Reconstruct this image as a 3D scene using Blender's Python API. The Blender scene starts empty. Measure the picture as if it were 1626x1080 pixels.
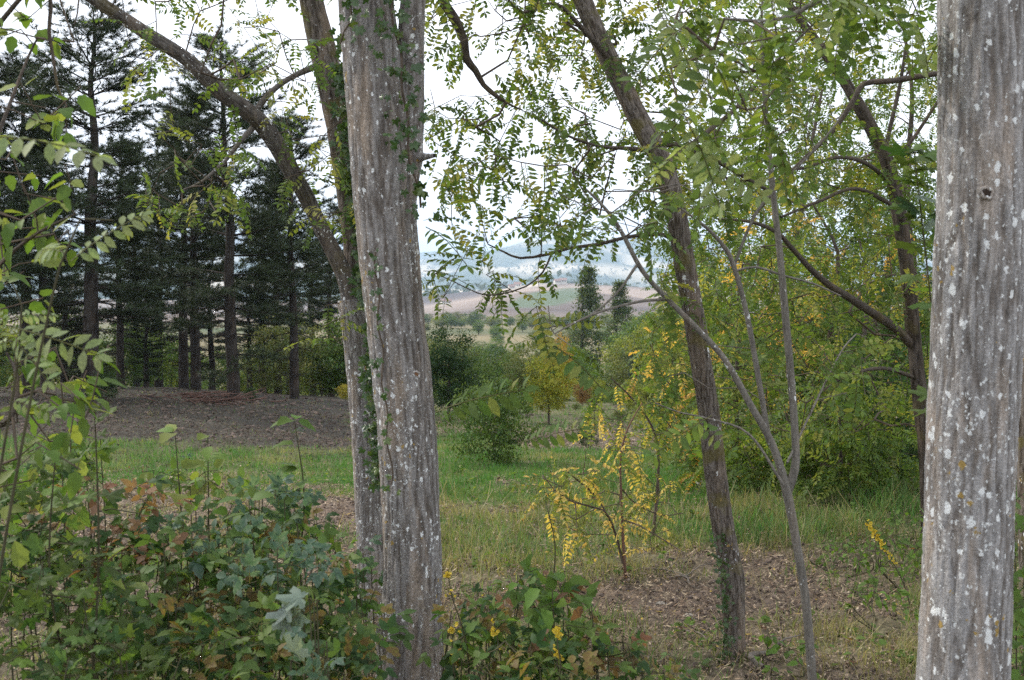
import bpy, math, random
import numpy as np
from mathutils import Matrix, Vector

random.seed(7)
RNG = np.random.default_rng(7)
SC = bpy.context.scene
COL = SC.collection
R = math.radians

# ------------------------------------------------------------------ camera
FPX, W0, H0 = 2000.0, 1626.0, 1080.0
TH = math.atan(110 / FPX)
CAMZ = 1.6
cam = bpy.data.cameras.new('camera')
cam_o = bpy.data.objects.new('camera', cam)
COL.objects.link(cam_o)
cam.sensor_width = 23.6
cam.lens = FPX / W0 * 23.6
cam.clip_start = 0.05
cam.clip_end = 40000
cam_o.location = (0, 0, CAMZ)
cam_o.rotation_euler = (R(90) - TH, 0, 0)
cam.dof.use_dof = True
cam.dof.focus_distance = 7.5
cam.dof.aperture_fstop = 6.3
SC.camera = cam_o

# ------------------------------------------------------------------ sky, sun, exposure
SUN_EL, SUN_AZ = R(38), R(-62)         # azimuth clockwise from +Y (view direction)
wd = bpy.data.worlds.new('World')
SC.world = wd
wd.use_nodes = True
nt = wd.node_tree
nt.nodes.clear()
wo = nt.nodes.new('ShaderNodeOutputWorld')
bg = nt.nodes.new('ShaderNodeBackground')
bg.inputs['Strength'].default_value = 0.1
sky = nt.nodes.new('ShaderNodeTexSky')
sky.sky_type = 'NISHITA'
sky.sun_disc = False
sky.sun_elevation = SUN_EL
sky.sun_rotation = SUN_AZ
sky.air_density = 1.0
sky.dust_density = 3.0
tc = nt.nodes.new('ShaderNodeTexCoord')
mp = nt.nodes.new('ShaderNodeMapping')
mp.inputs['Scale'].default_value = (1.0, 1.0, 2.6)
nz = nt.nodes.new('ShaderNodeTexNoise')
nz.inputs['Scale'].default_value = 3.2
nz.inputs['Detail'].default_value = 6
nz.inputs['Roughness'].default_value = 0.55
rp = nt.nodes.new('ShaderNodeValToRGB')
rp.color_ramp.elements[0].position = 0.22
rp.color_ramp.elements[0].color = (0.62, 0.62, 0.62, 1)
rp.color_ramp.elements[1].position = 0.55
rp.color_ramp.elements[1].color = (0.97, 0.97, 0.97, 1)
mx = nt.nodes.new('ShaderNodeMix')
mx.data_type = 'RGBA'
mx.inputs['B'].default_value = (13.0, 13.4, 14.4, 1)   # thin bright cloud
L = nt.links.new
L(tc.outputs['Generated'], mp.inputs['Vector'])
L(mp.outputs['Vector'], nz.inputs['Vector'])
L(nz.outputs['Fac'], rp.inputs['Fac'])
L(rp.outputs['Color'], mx.inputs['Factor'])
L(sky.outputs['Color'], mx.inputs['A'])
L(mx.outputs['Result'], bg.inputs['Color'])
L(bg.outputs['Background'], wo.inputs['Surface'])

sl = bpy.data.lights.new('sun', 'SUN')
sl.energy = 2.6
sl.angle = R(2.0)
sl.color = (1.0, 0.94, 0.84)
so = bpy.data.objects.new('sun', sl)
COL.objects.link(so)
sd = Vector((math.sin(SUN_AZ) * math.cos(SUN_EL), math.cos(SUN_AZ) * math.cos(SUN_EL), math.sin(SUN_EL)))
so.rotation_euler = sd.to_track_quat('Z', 'Y').to_euler()
so.location = (0, 0, 60)

SC.view_settings.view_transform = 'Standard'
SC.view_settings.look = 'None'
SC.view_settings.exposure = 0.5
SC.view_settings.gamma = 1
SC.view_settings.use_curve_mapping = False
SC.cycles.use_denoising = False
SC.cycles.max_bounces = 6
SC.cycles.diffuse_bounces = 3
SC.cycles.transmission_bounces = 3
SC.cycles.volume_bounces = 1
SC.cycles.glossy_bounces = 2
SC.cycles.transparent_max_bounces = 4
SC.cycles.use_adaptive_sampling = False

# ------------------------------------------------------------------ projection helpers
FW = np.array([0, math.cos(TH), -math.sin(TH)])
UP = np.array([0, math.sin(TH), math.cos(TH)])
CP = np.array([0, 0, CAMZ])


def P(px, py, Y):
    d = FW + np.array([1., 0, 0]) * ((px - 813) / FPX) - UP * ((py - 540) / FPX)
    return CP + d * (Y / d[1])


def proj(p):
    q = np.asarray(p) - CP
    w = q @ FW
    w = np.where(np.abs(w) < 1e-6, 1e-6, w)
    return 813 + FPX * q[..., 0] / w, 540 - FPX * (q @ UP) / w


# ------------------------------------------------------------------ noise
_perm = np.random.default_rng(3).permutation(256)
_perm = np.concatenate([_perm, _perm, _perm])
_grad = np.random.default_rng(4).normal(size=(256, 3))
_grad /= np.linalg.norm(_grad, axis=1)[:, None]


def noise(p):
    p = np.asarray(p, float)
    i = np.floor(p).astype(int)
    f = p - i
    i &= 255
    u = f * f * f * (f * (f * 6 - 15) + 10)
    out = 0
    for dx in (0, 1):
        for dy in (0, 1):
            for dz in (0, 1):
                h = _perm[_perm[_perm[(i[..., 0] + dx) & 255] + ((i[..., 1] + dy) & 255)] + ((i[..., 2] + dz) & 255)]
                g = _grad[h]
                d = (g * (f - (dx, dy, dz))).sum(-1)
                w = (u[..., 0] if dx else 1 - u[..., 0]) * (u[..., 1] if dy else 1 - u[..., 1]) * (u[..., 2] if dz else 1 - u[..., 2])
                out = out + d * w
    return out * 1.6


def fbm(p, o=4):
    p = np.asarray(p, float)
    a, s, t = 1.0, 0.0, 0.0
    for k in range(o):
        s = s + a * noise(p * 2 ** k + 17.3 * k)
        t += a
        a *= 0.5
    return s / t


def n2(x, y, s, o=4, seed=0.):
    return fbm(np.stack([x * s, y * s, np.full_like(x, seed)], -1), o)


def sstep(a, b, x):
    t = np.clip((x - a) / (b - a), 0, 1)
    return t * t * (3 - 2 * t)


# ------------------------------------------------------------------ terrain height
_kd = [-50, 0, 5, 8, 12, 20, 30, 40, 60, 100, 160, 250, 350, 420, 550, 700, 900, 1150, 1300, 1450, 1900, 2600, 3400, 4500, 5600, 7000, 9000, 13000]
_kz = [.4, 0, 0, -.15, -.45, -1.05, -1.65, -2.6, -5., -9.5, -12, -14, -15.5, -17, -21, -20, -17, -12, -10, -13, -60, -75, -25, 25, 70, 110, 60, 0]


def terrain(x, y):
    x = np.asarray(x, float)
    y = np.asarray(y, float)
    d = np.where(y > 0, y, -np.hypot(x, y) * 0.3)
    z = np.interp(d, _kd, _kz)
    ang = x / np.maximum(y, 1)
    z = z + 0.45 * sstep(-0.04, -0.3, ang) * sstep(14, 26, d) * sstep(60, 34, d)
    z = z + 0.4 * sstep(0.08, 0.3, ang) * sstep(6, 12, d) * sstep(60, 30, d)
    z = z + 0.10 * n2(x, y, 0.25, 3) * sstep(1, 6, d)
    z = z + 0.035 * n2(x, y, 1.7, 3, 3.) * sstep(60, 20, d)
    z = z + 1.2 * n2(x, y, 0.02, 3, 5.) * sstep(60, 160, d) * sstep(900, 500, d)
    # ploughed hill: lower on the left
    hill = sstep(600, 1100, d) * sstep(1800, 1300, d)
    z = z - hill * 24 * sstep(0.035, -0.10, ang) - hill * 9 * sstep(.06, .16, ang) + hill * 11 * n2(x, y * .6, 0.0045, 3, 9.)
    far = sstep(2300, 4200, d)
    rid = n2(x, y, 0.0007, 5, 2.)
    z = z + far * (150 * rid + 40 * n2(x, y, 0.003, 4, 6.)) + far * 22 * sstep(-.06, .03, ang) * sstep(.12, .03, ang)
    return z


def ground_at(px, py):
    ys = np.geomspace(2.0, 1500, 700)
    pts = np.array([P(px, py, t) for t in ys])
    dz = pts[:, 2] - terrain(pts[:, 0], pts[:, 1])
    k = np.argmax(dz < 0) if (dz < 0).any() else len(ys) - 1
    return pts[k]


# ------------------------------------------------------------------ object helpers
def tag(o, label=None, cat=None, group=None, kind=None):
    if label:
        o['label'] = label
    if cat:
        o['category'] = cat
    if group:
        o['group'] = group
    if kind:
        o['kind'] = kind
    return o


def thing(name, loc, label, cat, group=None):
    o = bpy.data.objects.new(name, None)
    o.empty_display_size = 0.1
    COL.objects.link(o)
    o.location = tuple(float(v) for v in loc)
    return tag(o, label, cat, group)


def link_obj(name, me, parent=None, M=None):
    o = bpy.data.objects.new(name, me)
    COL.objects.link(o)
    if parent is not None:
        o.parent = parent
    if M is not None:
        o.matrix_basis = M
    return o


def mesh_np(name, v, f, mat=None, col=None, smooth=True):
    """v (N,3), f (M,3) or (M,4) int, col (N,3) -> attribute tint"""
    me = bpy.data.meshes.new(name)
    v = np.ascontiguousarray(v, np.float32)
    f = np.ascontiguousarray(f, np.int32)
    k = f.shape[1]
    me.vertices.add(len(v))
    me.vertices.foreach_set('co', v.ravel())
    me.loops.add(f.size)
    me.loops.foreach_set('vertex_index', f.ravel())
    me.polygons.add(len(f))
    me.polygons.foreach_set('loop_start', np.arange(0, f.size, k, dtype=np.int32))
    me.polygons.foreach_set('loop_total', np.full(len(f), k, np.int32))
    if smooth:
        me.polygons.foreach_set('use_smooth', np.ones(len(f), bool))
    if col is not None:
        a = me.color_attributes.new('tint', 'FLOAT_COLOR', 'POINT')
        c = np.ones((len(v), 4), np.float32)
        c[:, :3] = col
        a.data.foreach_set('color', c.ravel())
    if mat:
        me.materials.append(mat)
    me.update()
    me.validate()
    return me


class T:
    """a template: verts, tris, colours"""
    def __init__(s, v=None, f=None, c=None):
        s.v = np.zeros((0, 3)) if v is None else np.asarray(v, float)
        s.f = np.zeros((0, 3), int) if f is None else np.asarray(f, int)
        s.c = np.zeros((0, 3)) if c is None else np.asarray(c, float)

    def add(s, t, M=None, off=(0, 0, 0)):
        v = t.v if M is None else t.v @ np.asarray(M).T
        v = v + np.asarray(off)
        s.f = np.concatenate([s.f, t.f + len(s.v)])
        s.v = np.concatenate([s.v, v])
        s.c = np.concatenate([s.c, t.c])
        return s

    def mesh(s, name, mat, smooth=True):
        return mesh_np(name, s.v, s.f, mat, s.c, smooth)


def scatter(ts, idx, Ms, offs, tints=None):
    """join many copies: ts list of templates, idx which, Ms (n,3,3), offs (n,3)"""
    vs, fs, cs, base = [], [], [], 0
    idx = np.asarray(idx)
    for k, t in enumerate(ts):
        w = np.nonzero(idx == k)[0]
        if not len(w):
            continue
        v = np.einsum('nij,vj->nvi', Ms[w], t.v) + offs[w][:, None, :]
        n, m = v.shape[:2]
        f = t.f[None] + (np.arange(n) * m)[:, None, None] + base
        c = np.broadcast_to(t.c[None], (n, m, 3))
        if tints is not None:
            c = c * tints[w][:, None, :]
        vs.append(v.reshape(-1, 3))
        fs.append(f.reshape(-1, 3))
        cs.append(c.reshape(-1, 3))
        base += n * m
    if not vs:
        return None
    return T(np.concatenate(vs), np.concatenate(fs), np.concatenate(cs))


def unit(v):
    v = np.asarray(v, float)
    return v / np.maximum(np.linalg.norm(v, axis=-1, keepdims=True), 1e-9)


def frames(d, up, scale):
    """rotation matrices with x along d, z near up; (n,3,3) columns x,y,z times scale"""
    x = unit(d)
    y = unit(np.cross(up, x))
    z = np.cross(x, y)
    return np.stack([x, y, z], -1) * np.asarray(scale)[:, None, None]


def catmull(pts, step):
    pts = np.asarray(pts, float)
    q = np.vstack([2 * pts[0] - pts[1], pts, 2 * pts[-1] - pts[-2]])
    out = []
    for i in range(1, len(q) - 2):
        n = max(2, int(np.linalg.norm(q[i + 1][:3] - q[i][:3]) / step))
        t = np.linspace(0, 1, n, endpoint=False)[:, None]
        a, b, c, d = q[i - 1], q[i], q[i + 1], q[i + 2]
        out.append(0.5 * (2 * b + (c - a) * t + (2 * a - 5 * b + 4 * c - d) * t ** 2 + (3 * b - a - 3 * c + d) * t ** 3))
    out.append(pts[-1:])
    return np.vstack(out)


def tube(pr, nseg, rough=0.0, seed=0., fscale=30., zs=0.14, ridge=False, flare=None):
    """pr (n,4) path with radius -> verts, quads, colour(ridge value)"""
    p, r = pr[:, :3], pr[:, 3]
    t = unit(np.gradient(p, axis=0))
    ref = np.array([0, 1., 0]) if abs(t[0][1]) < 0.8 else np.array([1., 0, 0])
    a = unit(np.cross(t, ref))
    b = np.cross(t, a)
    th = np.linspace(0, 2 * np.pi, nseg, endpoint=False)
    ring = np.cos(th)[None, :, None] * a[:, None, :] + np.sin(th)[None, :, None] * b[:, None, :]
    s = np.concatenate([[0], np.cumsum(np.linalg.norm(np.diff(p, axis=0), axis=1))])
    rr = np.broadcast_to(r[:, None], (len(p), nseg)).copy()
    cyl = np.stack([np.cos(th)[None, :] * rr, np.sin(th)[None, :] * rr, np.broadcast_to(s[:, None], rr.shape)], -1)
    g = np.ones_like(rr)
    rr = rr * (1 + 0.05 * noise(cyl * np.array([4, 4, 2.2]) + seed))
    if ridge:
        wv = noise(cyl * np.array([9, 9, 4.5]) + seed + 5) * 0.28
        q = cyl * np.array([fscale, fscale, fscale * zs]) + seed
        q[..., 0] += wv * 2
        q[..., 1] += wv * 2
        n1 = .72 * noise(q) + .38 * noise(q * np.array([1.9, 1.9, 2.4]) + 11)
        nb = noise(q * np.array([2.3, 2.3, 3.2]) + 31)
        g = np.clip(np.abs(n1) * 2.4, 0, 1) ** 0.7
        g = np.clip(g * 0.85 + 0.25 * nb, 0, 1)
        ck = np.abs(noise(cyl * np.array([fscale * .55, fscale * .55, fscale * .6]) + seed + 77))
        g = g * (1 - .45 * sstep(.07, .0, ck))
        rr = rr + rough * (g - 0.6)
    if flare is not None:
        rr = flare(rr, th, s, p)
    v = p[:, None, :] + ring * rr[..., None]
    n = len(p)
    i, j = np.meshgrid(np.arange(n - 1), np.arange(nseg), indexing='ij')
    j2 = (j + 1) % nseg
    f = np.stack([i * nseg + j, i * nseg + j2, (i + 1) * nseg + j2, (i + 1) * nseg + j], -1).reshape(-1, 4)
    c = np.repeat(g.reshape(-1, 1), 3, 1)
    return v.reshape(-1, 3), f, c


def limb(pix, Y, step=0.06, k=1.):
    """pixel polyline (px,py,width) at depth Y (number or list) -> (n,4)"""
    Ys = Y if isinstance(Y, (list, tuple)) else [Y] * len(pix)
    a = np.array([[*P(x, y, d), k * w * 0.5 * d / FPX] for (x, y, w), d in zip(pix, Ys)])
    return catmull(a, step)


def tube_obj(name, pr, nseg, mat, parent, base, **kw):
    v, f, c = tube(pr, nseg, **kw)
    return link_obj(name, mesh_np(name, v - base, f, mat, c), parent)


# ------------------------------------------------------------------ materials
def new_mat(name):
    m = bpy.data.materials.new(name)
    m.use_nodes = True
    n = m.node_tree
    n.nodes.clear()
    return m, n


def N(n, t, **kw):
    x = n.nodes.new(t)
    for k, v in kw.items():
        if k in x.inputs:
            x.inputs[k].default_value = v
        else:
            setattr(x, k, v)
    return x


def mixc(n, fac, a, b, blend='MIX'):
    x = n.nodes.new('ShaderNodeMix')
    x.data_type = 'RGBA'
    x.blend_type = blend
    for s, v in (('Factor', fac), ('A', a), ('B', b)):
        if hasattr(v, 'links'):
            n.links.new(v, x.inputs[s])
        else:
            x.inputs[s].default_value = v if s == 'Factor' else (*v, 1)
    return x.outputs['Result']


def ramp(n, src, a, b, va=0., vb=1.):
    x = n.nodes.new('ShaderNodeMapRange')
    x.inputs['From Min'].default_value = a
    x.inputs['From Max'].default_value = b
    x.inputs['To Min'].default_value = va
    x.inputs['To Max'].default_value = vb
    n.links.new(src, x.inputs['Value'])
    return x.outputs['Result']


def math_(n, op, a, b=None):
    x = n.nodes.new('ShaderNodeMath')
    x.operation = op
    for i, v in enumerate((a, b)):
        if v is None:
            continue
        if hasattr(v, 'links'):
            n.links.new(v, x.inputs[i])
        else:
            x.inputs[i].default_value = v
    return x.outputs[0]


def leaf_mat(name, trans=0.45, rough=0.6, spec=0.25, vein=60, objcol=True):
    m, n = new_mat(name)
    at = N(n, 'ShaderNodeVertexColor', layer_name='tint')
    oi = N(n, 'ShaderNodeObjectInfo')
    c = mixc(n, 1.0, at.outputs['Color'], oi.outputs['Color'], 'MULTIPLY')
    tc = N(n, 'ShaderNodeTexCoord')
    no = N(n, 'ShaderNodeTexNoise', Scale=vein, Detail=3.0)
    n.links.new(tc.outputs['Object'], no.inputs['Vector'])
    v = ramp(n, no.outputs['Fac'], 0.3, 0.7, 0.72, 1.25)
    c = mixc(n, 1.0, c, v, 'MULTIPLY')
    p = N(n, 'ShaderNodeBsdfPrincipled', Roughness=rough)
    p.inputs['Specular IOR Level'].default_value = spec
    n.links.new(c, p.inputs['Base Color'])
    tr = N(n, 'ShaderNodeBsdfTranslucent')
    c2 = mixc(n, 1.0, c, (1.6, 1.55, 0.8), 'MULTIPLY')
    n.links.new(c2, tr.inputs['Color'])
    ms = N(n, 'ShaderNodeMixShader', Fac=trans)
    n.links.new(p.outputs[0], ms.inputs[1])
    n.links.new(tr.outputs[0], ms.inputs[2])
    o = N(n, 'ShaderNodeOutputMaterial')
    n.links.new(ms.outputs[0], o.inputs['Surface'])
    return m


def bark_mat(name, ridge, furrow, tan, lichen=0., orange=0., lscale=42., bump=0.5, moss=0.):
    m, n = new_mat(name)
    tc = N(n, 'ShaderNodeTexCoord')
    at = N(n, 'ShaderNodeVertexColor', layer_name='tint')
    g = math_(n, 'MULTIPLY', at.outputs['Color'], 1.0)
    st = N(n, 'ShaderNodeMapping')
    st.inputs['Scale'].default_value = (1, 1, 0.16)
    n.links.new(tc.outputs['Object'], st.inputs['Vector'])
    n1 = N(n, 'ShaderNodeTexNoise', Scale=70., Detail=6., Roughness=0.65)
    n.links.new(st.outputs[0], n1.inputs['Vector'])
    n2_ = N(n, 'ShaderNodeTexNoise', Scale=11., Detail=4., Roughness=0.6)
    n.links.new(st.outputs[0], n2_.inputs['Vector'])
    n3 = N(n, 'ShaderNodeTexNoise', Scale=120., Detail=5., Roughness=0.7)
    n.links.new(tc.outputs['Object'], n3.inputs['Vector'])
    c = mixc(n, ramp(n, g, 0.1, 0.62), furrow, ridge)
    c = mixc(n, ramp(n, n2_.outputs['Fac'], 0.52, 0.66, 0, .8), c, tan)
    c = mixc(n, 1.0, c, ramp(n, n1.outputs['Fac'], 0.3, 0.7, 0.6, 1.35), 'MULTIPLY')
    c = mixc(n, 1.0, c, ramp(n, n3.outputs['Fac'], 0.3, 0.7, 0.7, 1.3), 'MULTIPLY')
    if moss:
        nm = N(n, 'ShaderNodeTexNoise', Scale=9., Detail=5.)
        n.links.new(tc.outputs['Object'], nm.inputs['Vector'])
        c = mixc(n, ramp(n, nm.outputs['Fac'], 0.55, 0.66, 0, moss), c, (0.13, 0.11, 0.03))
    if lichen:
        lz = N(n, 'ShaderNodeMapping')
        lz.inputs['Scale'].default_value = (1, 1, 0.7)
        n.links.new(tc.outputs['Object'], lz.inputs['Vector'])
        wn = N(n, 'ShaderNodeTexNoise', Scale=90., Detail=3.)
        n.links.new(tc.outputs['Object'], wn.inputs['Vector'])
        wc = mixc(n, 0.02, lz.outputs[0], wn.outputs['Color'], 'ADD')
        big = N(n, 'ShaderNodeTexNoise', Scale=5., Detail=2.)
        n.links.new(tc.outputs['Object'], big.inputs['Vector'])
        for sc_, amt, colr in ((lscale, lichen, (0.74, 0.75, 0.74)), (lscale * 2.4, lichen * .85, (0.6, 0.61, 0.6)), (lscale * 1.25, orange, (0.34, 0.23, 0.07))):
            if amt <= 0:
                continue
            vo = N(n, 'ShaderNodeTexVoronoi', Scale=sc_)
            n.links.new(wc, vo.inputs['Vector'])
            sep = N(n, 'ShaderNodeSeparateColor')
            n.links.new(vo.outputs['Color'], sep.inputs[0])
            rad = ramp(n, math_(n, 'ADD', sep.outputs[0], math_(n, 'MULTIPLY', math_(n, 'SUBTRACT', big.outputs['Fac'], .5), .8)), 1 - amt, 1.05, 0.0, 0.5)
            k = ramp(n, math_(n, 'SUBTRACT', rad, vo.outputs['Distance']), 0.0, 0.11, 0, .95)
            c = mixc(n, k, c, colr)
    p = N(n, 'ShaderNodeBsdfPrincipled', Roughness=0.9)
    p.inputs['Specular IOR Level'].default_value = 0.15
    n.links.new(c, p.inputs['Base Color'])
    bh = math_(n, 'ADD', n1.outputs['Fac'], math_(n, 'MULTIPLY', n3.outputs['Fac'], 0.5))
    bu = N(n, 'ShaderNodeBump', Strength=bump * 1.5, Distance=0.012)
    n.links.new(bh, bu.inputs['Height'])
    n.links.new(bu.outputs[0], p.inputs['Normal'])
    o = N(n, 'ShaderNodeOutputMaterial')
    n.links.new(p.outputs[0], o.inputs['Surface'])
    return m


def plain_mat(name, col=None, rough=0.9, scale=20., lo=0.7, hi=1.3, bump=0., spec=.2):
    m, n = new_mat(name)
    tc = N(n, 'ShaderNodeTexCoord')
    no = N(n, 'ShaderNodeTexNoise', Scale=scale, Detail=6., Roughness=0.6)
    n.links.new(tc.outputs['Object'], no.inputs['Vector'])
    if col is None:
        at = N(n, 'ShaderNodeVertexColor', layer_name='tint')
        c = at.outputs['Color']
    else:
        c = mixc(n, 0.0, col, col)
    c = mixc(n, 1.0, c, ramp(n, no.outputs['Fac'], 0.3, 0.7, lo, hi), 'MULTIPLY')
    p = N(n, 'ShaderNodeBsdfPrincipled', Roughness=rough)
    p.inputs['Specular IOR Level'].default_value = spec
    n.links.new(c, p.inputs['Base Color'])
    if bump:
        bu = N(n, 'ShaderNodeBump', Strength=bump, Distance=0.03)
        n.links.new(no.outputs['Fac'], bu.inputs['Height'])
        n.links.new(bu.outputs[0], p.inputs['Normal'])
    o = N(n, 'ShaderNodeOutputMaterial')
    n.links.new(p.outputs[0], o.inputs['Surface'])
    return m


M_LEAF = leaf_mat('leaf_green')
M_FAR = leaf_mat('leaf_far', trans=0.3, vein=3)
M_NEEDLE = leaf_mat('pine_needles', trans=0.12, rough=0.6, vein=2)
M_GRASS = leaf_mat('grass_blades', trans=0.35, rough=0.6, vein=4)
M_IVY = leaf_mat('ivy_leaf', trans=0.25, rough=0.38, spec=.5)
M_BARK = bark_mat('furrowed_bark', (0.25, 0.232, 0.22), (0.125, 0.105, 0.09), (0.31, 0.245, 0.19), lichen=.46, orange=.03, lscale=62)
M_BARK_L = bark_mat('lichen_bark', (0.30, 0.287, 0.28), (0.16, 0.14, 0.125), (0.35, 0.29, 0.24), lichen=.74, orange=.12, lscale=42)
M_BARK_M = bark_mat('mossy_bark', (0.17, 0.145, 0.125), (0.05, 0.038, 0.028), (0.2, 0.15, 0.11), lichen=.12, orange=.03, lscale=50, moss=.6)
M_BARK_H = bark_mat('limb_bark', (0.125, 0.112, 0.10), (0.05, 0.042, 0.036), (0.15, 0.12, 0.095), lichen=.2, lscale=70, moss=.3)
M_BARK_G = bark_mat('smooth_grey_bark', (0.16, 0.145, 0.125), (0.10, 0.088, 0.075), (0.19, 0.16, 0.13), lichen=.1, lscale=60, bump=.25)
M_BARK_D = bark_mat('dark_bark', (0.10, 0.082, 0.068), (0.035, 0.027, 0.02), (0.12, 0.09, 0.065), bump=.7, moss=.3)
M_PBARK = bark_mat('pine_bark', (0.06, 0.052, 0.045), (0.022, 0.018, 0.015), (0.075, 0.055, 0.042), bump=.7)
M_TWIG = plain_mat('twig', (0.09, 0.068, 0.05))
M_TWIG_G = plain_mat('grey_twig', (0.15, 0.13, 0.11))
M_STEM = plain_mat('green_stem', (0.06, 0.055, 0.03))

# ------------------------------------------------------------------ leaf templates
GREEN, GREEN2 = (0.07, 0.108, 0.026), (0.088, 0.142, 0.035)
LIME, YEL, GOLD = (0.17, 0.20, 0.045), (0.52, 0.40, 0.11), (0.56, 0.35, 0.10)
DKG, BROWN, PALE = (0.035, 0.075, 0.022), (0.17, 0.085, 0.045), (0.21, 0.26, 0.12)
GREY = (0.20, 0.25, 0.205)


def jit(c, a=0.18, r=random):
    k = 1 + r.uniform(-a, a)
    return tuple(max(0.004, x * k * (1 + r.uniform(-a, a) * .4)) for x in c)


def blade_leaf(L=1., Wd=.5, k=5, fold=.25, droop=.15, col=GREEN, serr=0., tip=1., wmax=.42):
    """one leaf along +x from the origin"""
    t = np.linspace(0, 1, k + 1)
    w = Wd * .5 * np.sin(np.pi * np.clip(t, 0, 1) ** (np.log(.5) / np.log(wmax))) ** .8
    w[-1] = 0
    w[0] = 0
    if serr:
        w = w * (1 + serr * np.where(np.arange(k + 1) % 2, 1, -1))
    z = -droop * L * t ** 2
    v, f = [], []
    for i in range(k + 1):
        v += [(t[i] * L, 0, z[i]), (t[i] * L - serr * .08 * L, w[i] * L, z[i] + fold * w[i] * L), (t[i] * L - serr * .08 * L, -w[i] * L, z[i] + fold * w[i] * L)]
    for i in range(k):
        a, b = i * 3, i * 3 + 3
        for s in (1, 2):
            q = (a, b, b + s, a + s) if s == 2 else (a, a + s, b + s, b)
            if i == 0:
                f.append((q[0], q[2], q[1]) if s == 2 and False else (a, b, b + s) if s == 2 else (a, b + s, b))
            elif i == k - 1:
                f.append((a, b, a + s) if s == 2 else (a, a + s, b))
            else:
                f.append((q[0], q[1], q[2]))
                f.append((q[0], q[2], q[3]))
    return T(v, f, np.tile(col, (len(v), 1)))


def rz(a):
    c, s = math.cos(a), math.sin(a)
    return np.array([[c, -s, 0], [s, c, 0], [0, 0, 1]])


def ry(a):
    c, s = math.cos(a), math.sin(a)
    return np.array([[c, 0, s], [0, 1, 0], [-s, 0, c]])


def rx(a):
    c, s = math.cos(a), math.sin(a)
    return np.array([[1, 0, 0], [0, c, -s], [0, s, c]])


def frond(pal, pairs=7, low=False, seed=0, droop=.35):
    """pinnate locust leaf, 1 long along x"""
    r = random.Random(seed)
    t = T()
    pairs += 2
    xs = [0.14 + 0.8 * i / (pairs - 1) for i in range(pairs)]
    zf = lambda x: -droop * x * x
    base = r.choice(pal)
    # rachis
    n = 4
    rv, rf = [], []
    for i in range(n + 1):
        x = i / n * .96
        rv += [(x, .006, zf(x)), (x, -.006, zf(x)), (x, 0, zf(x) - .012)]
    for i in range(n):
        a = i * 3
        for p, q in ((0, 1), (1, 2), (2, 0)):
            rf += [(a + p, a + q, a + 3 + q), (a + p, a + 3 + q, a + 3 + p)]
    if not low:
        t.add(T(rv, rf, np.tile((.12, .12, .04), (len(rv), 1))))
    for i, x in enumerate(xs):
        for s in (-1, 1):
            if r.random() < .06:
                continue
            ll = .175 * (.75 + .5 * math.sin(math.pi * (.15 + .75 * i / pairs))) * r.uniform(.85, 1.1)
            cc = jit(base if r.random() < .8 else r.choice(pal), .15, r)
            if low:
                w = ll * .26
                lf = T([(0, 0, 0), (ll * .5, w, .01), (ll, 0, -.02), (ll * .5, -w, .01)], [(0, 2, 1), (0, 3, 2)], np.tile(cc, (4, 1)))
            else:
                lf = blade_leaf(ll, .46, 3, .2, .15, cc, wmax=.5)
            Mx = rz(s * R(r.uniform(62, 88))) @ rx(s * 0) @ ry(R(r.uniform(0, 38))) @ rx(R(r.uniform(-25, 25)))
            t.add(lf, Mx, (x, 0, zf(x)))
    ll = .16
    t.add(blade_leaf(ll, .46, 3, .2, .1, jit(base, .1, r), wmax=.5), ry(.5), (.95, 0, zf(.95)))
    return t


PAL_G = [GREEN, GREEN2, GREEN2, (0.12, .175, .035), LIME]
PAL_GY = [GREEN, GREEN2, LIME, LIME, YEL]
PAL_Y = [YEL, GOLD, YEL, LIME]
FR_G = [frond(PAL_G, random.choice((6, 7, 8)), seed=i) for i in range(6)] + [frond([LIME, GREEN2], 7, seed=20)]
FR_Y = [frond(PAL_Y, random.choice((5, 6, 7)), seed=40 + i, droop=.5) for i in range(5)]
FR_MIX = FR_G[:5] + [frond([LIME, GREEN2], 7, seed=60), frond([LIME, (.26, .26, .06)], 6, seed=61), FR_G[5]]
FRL_G = [frond(PAL_G, 7, True, seed=80 + i) for i in range(4)]
FRL_MIX = [frond(PAL_G, 6, True, seed=90 + i) for i in range(4)] + [frond([LIME, YEL], 6, True, seed=95), frond([YEL, GOLD], 6, True, seed=96)]
FRL_D = [frond([DKG, GREEN, (.045, .085, .022)], 7, True, seed=120 + i) for i in range(4)]
FR_PALE = [frond([PALE, (0.2, .26, .1)], 6, seed=100 + i, droop=.25) for i in range(4)]


def simple_leaves(cols, n=4, L=1., Wd=.62, serr=.12, k=6, seed=0):
    r = random.Random(seed)
    out = []
    for i in range(n):
        t = T()
        t.add(blade_leaf(L, Wd * r.uniform(.85, 1.15), k, r.uniform(.05, .4), r.uniform(.05, .4), jit(r.choice(cols), .15, r), serr, wmax=.4), None, (.18, 0, 0))
        t.add(T([(0, .012, 0), (0, -.012, 0), (.2, 0, 0)], [(0, 1, 2)], np.tile((.1, .1, .04), (3, 1))))
        out.append(t)
    return out


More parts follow.
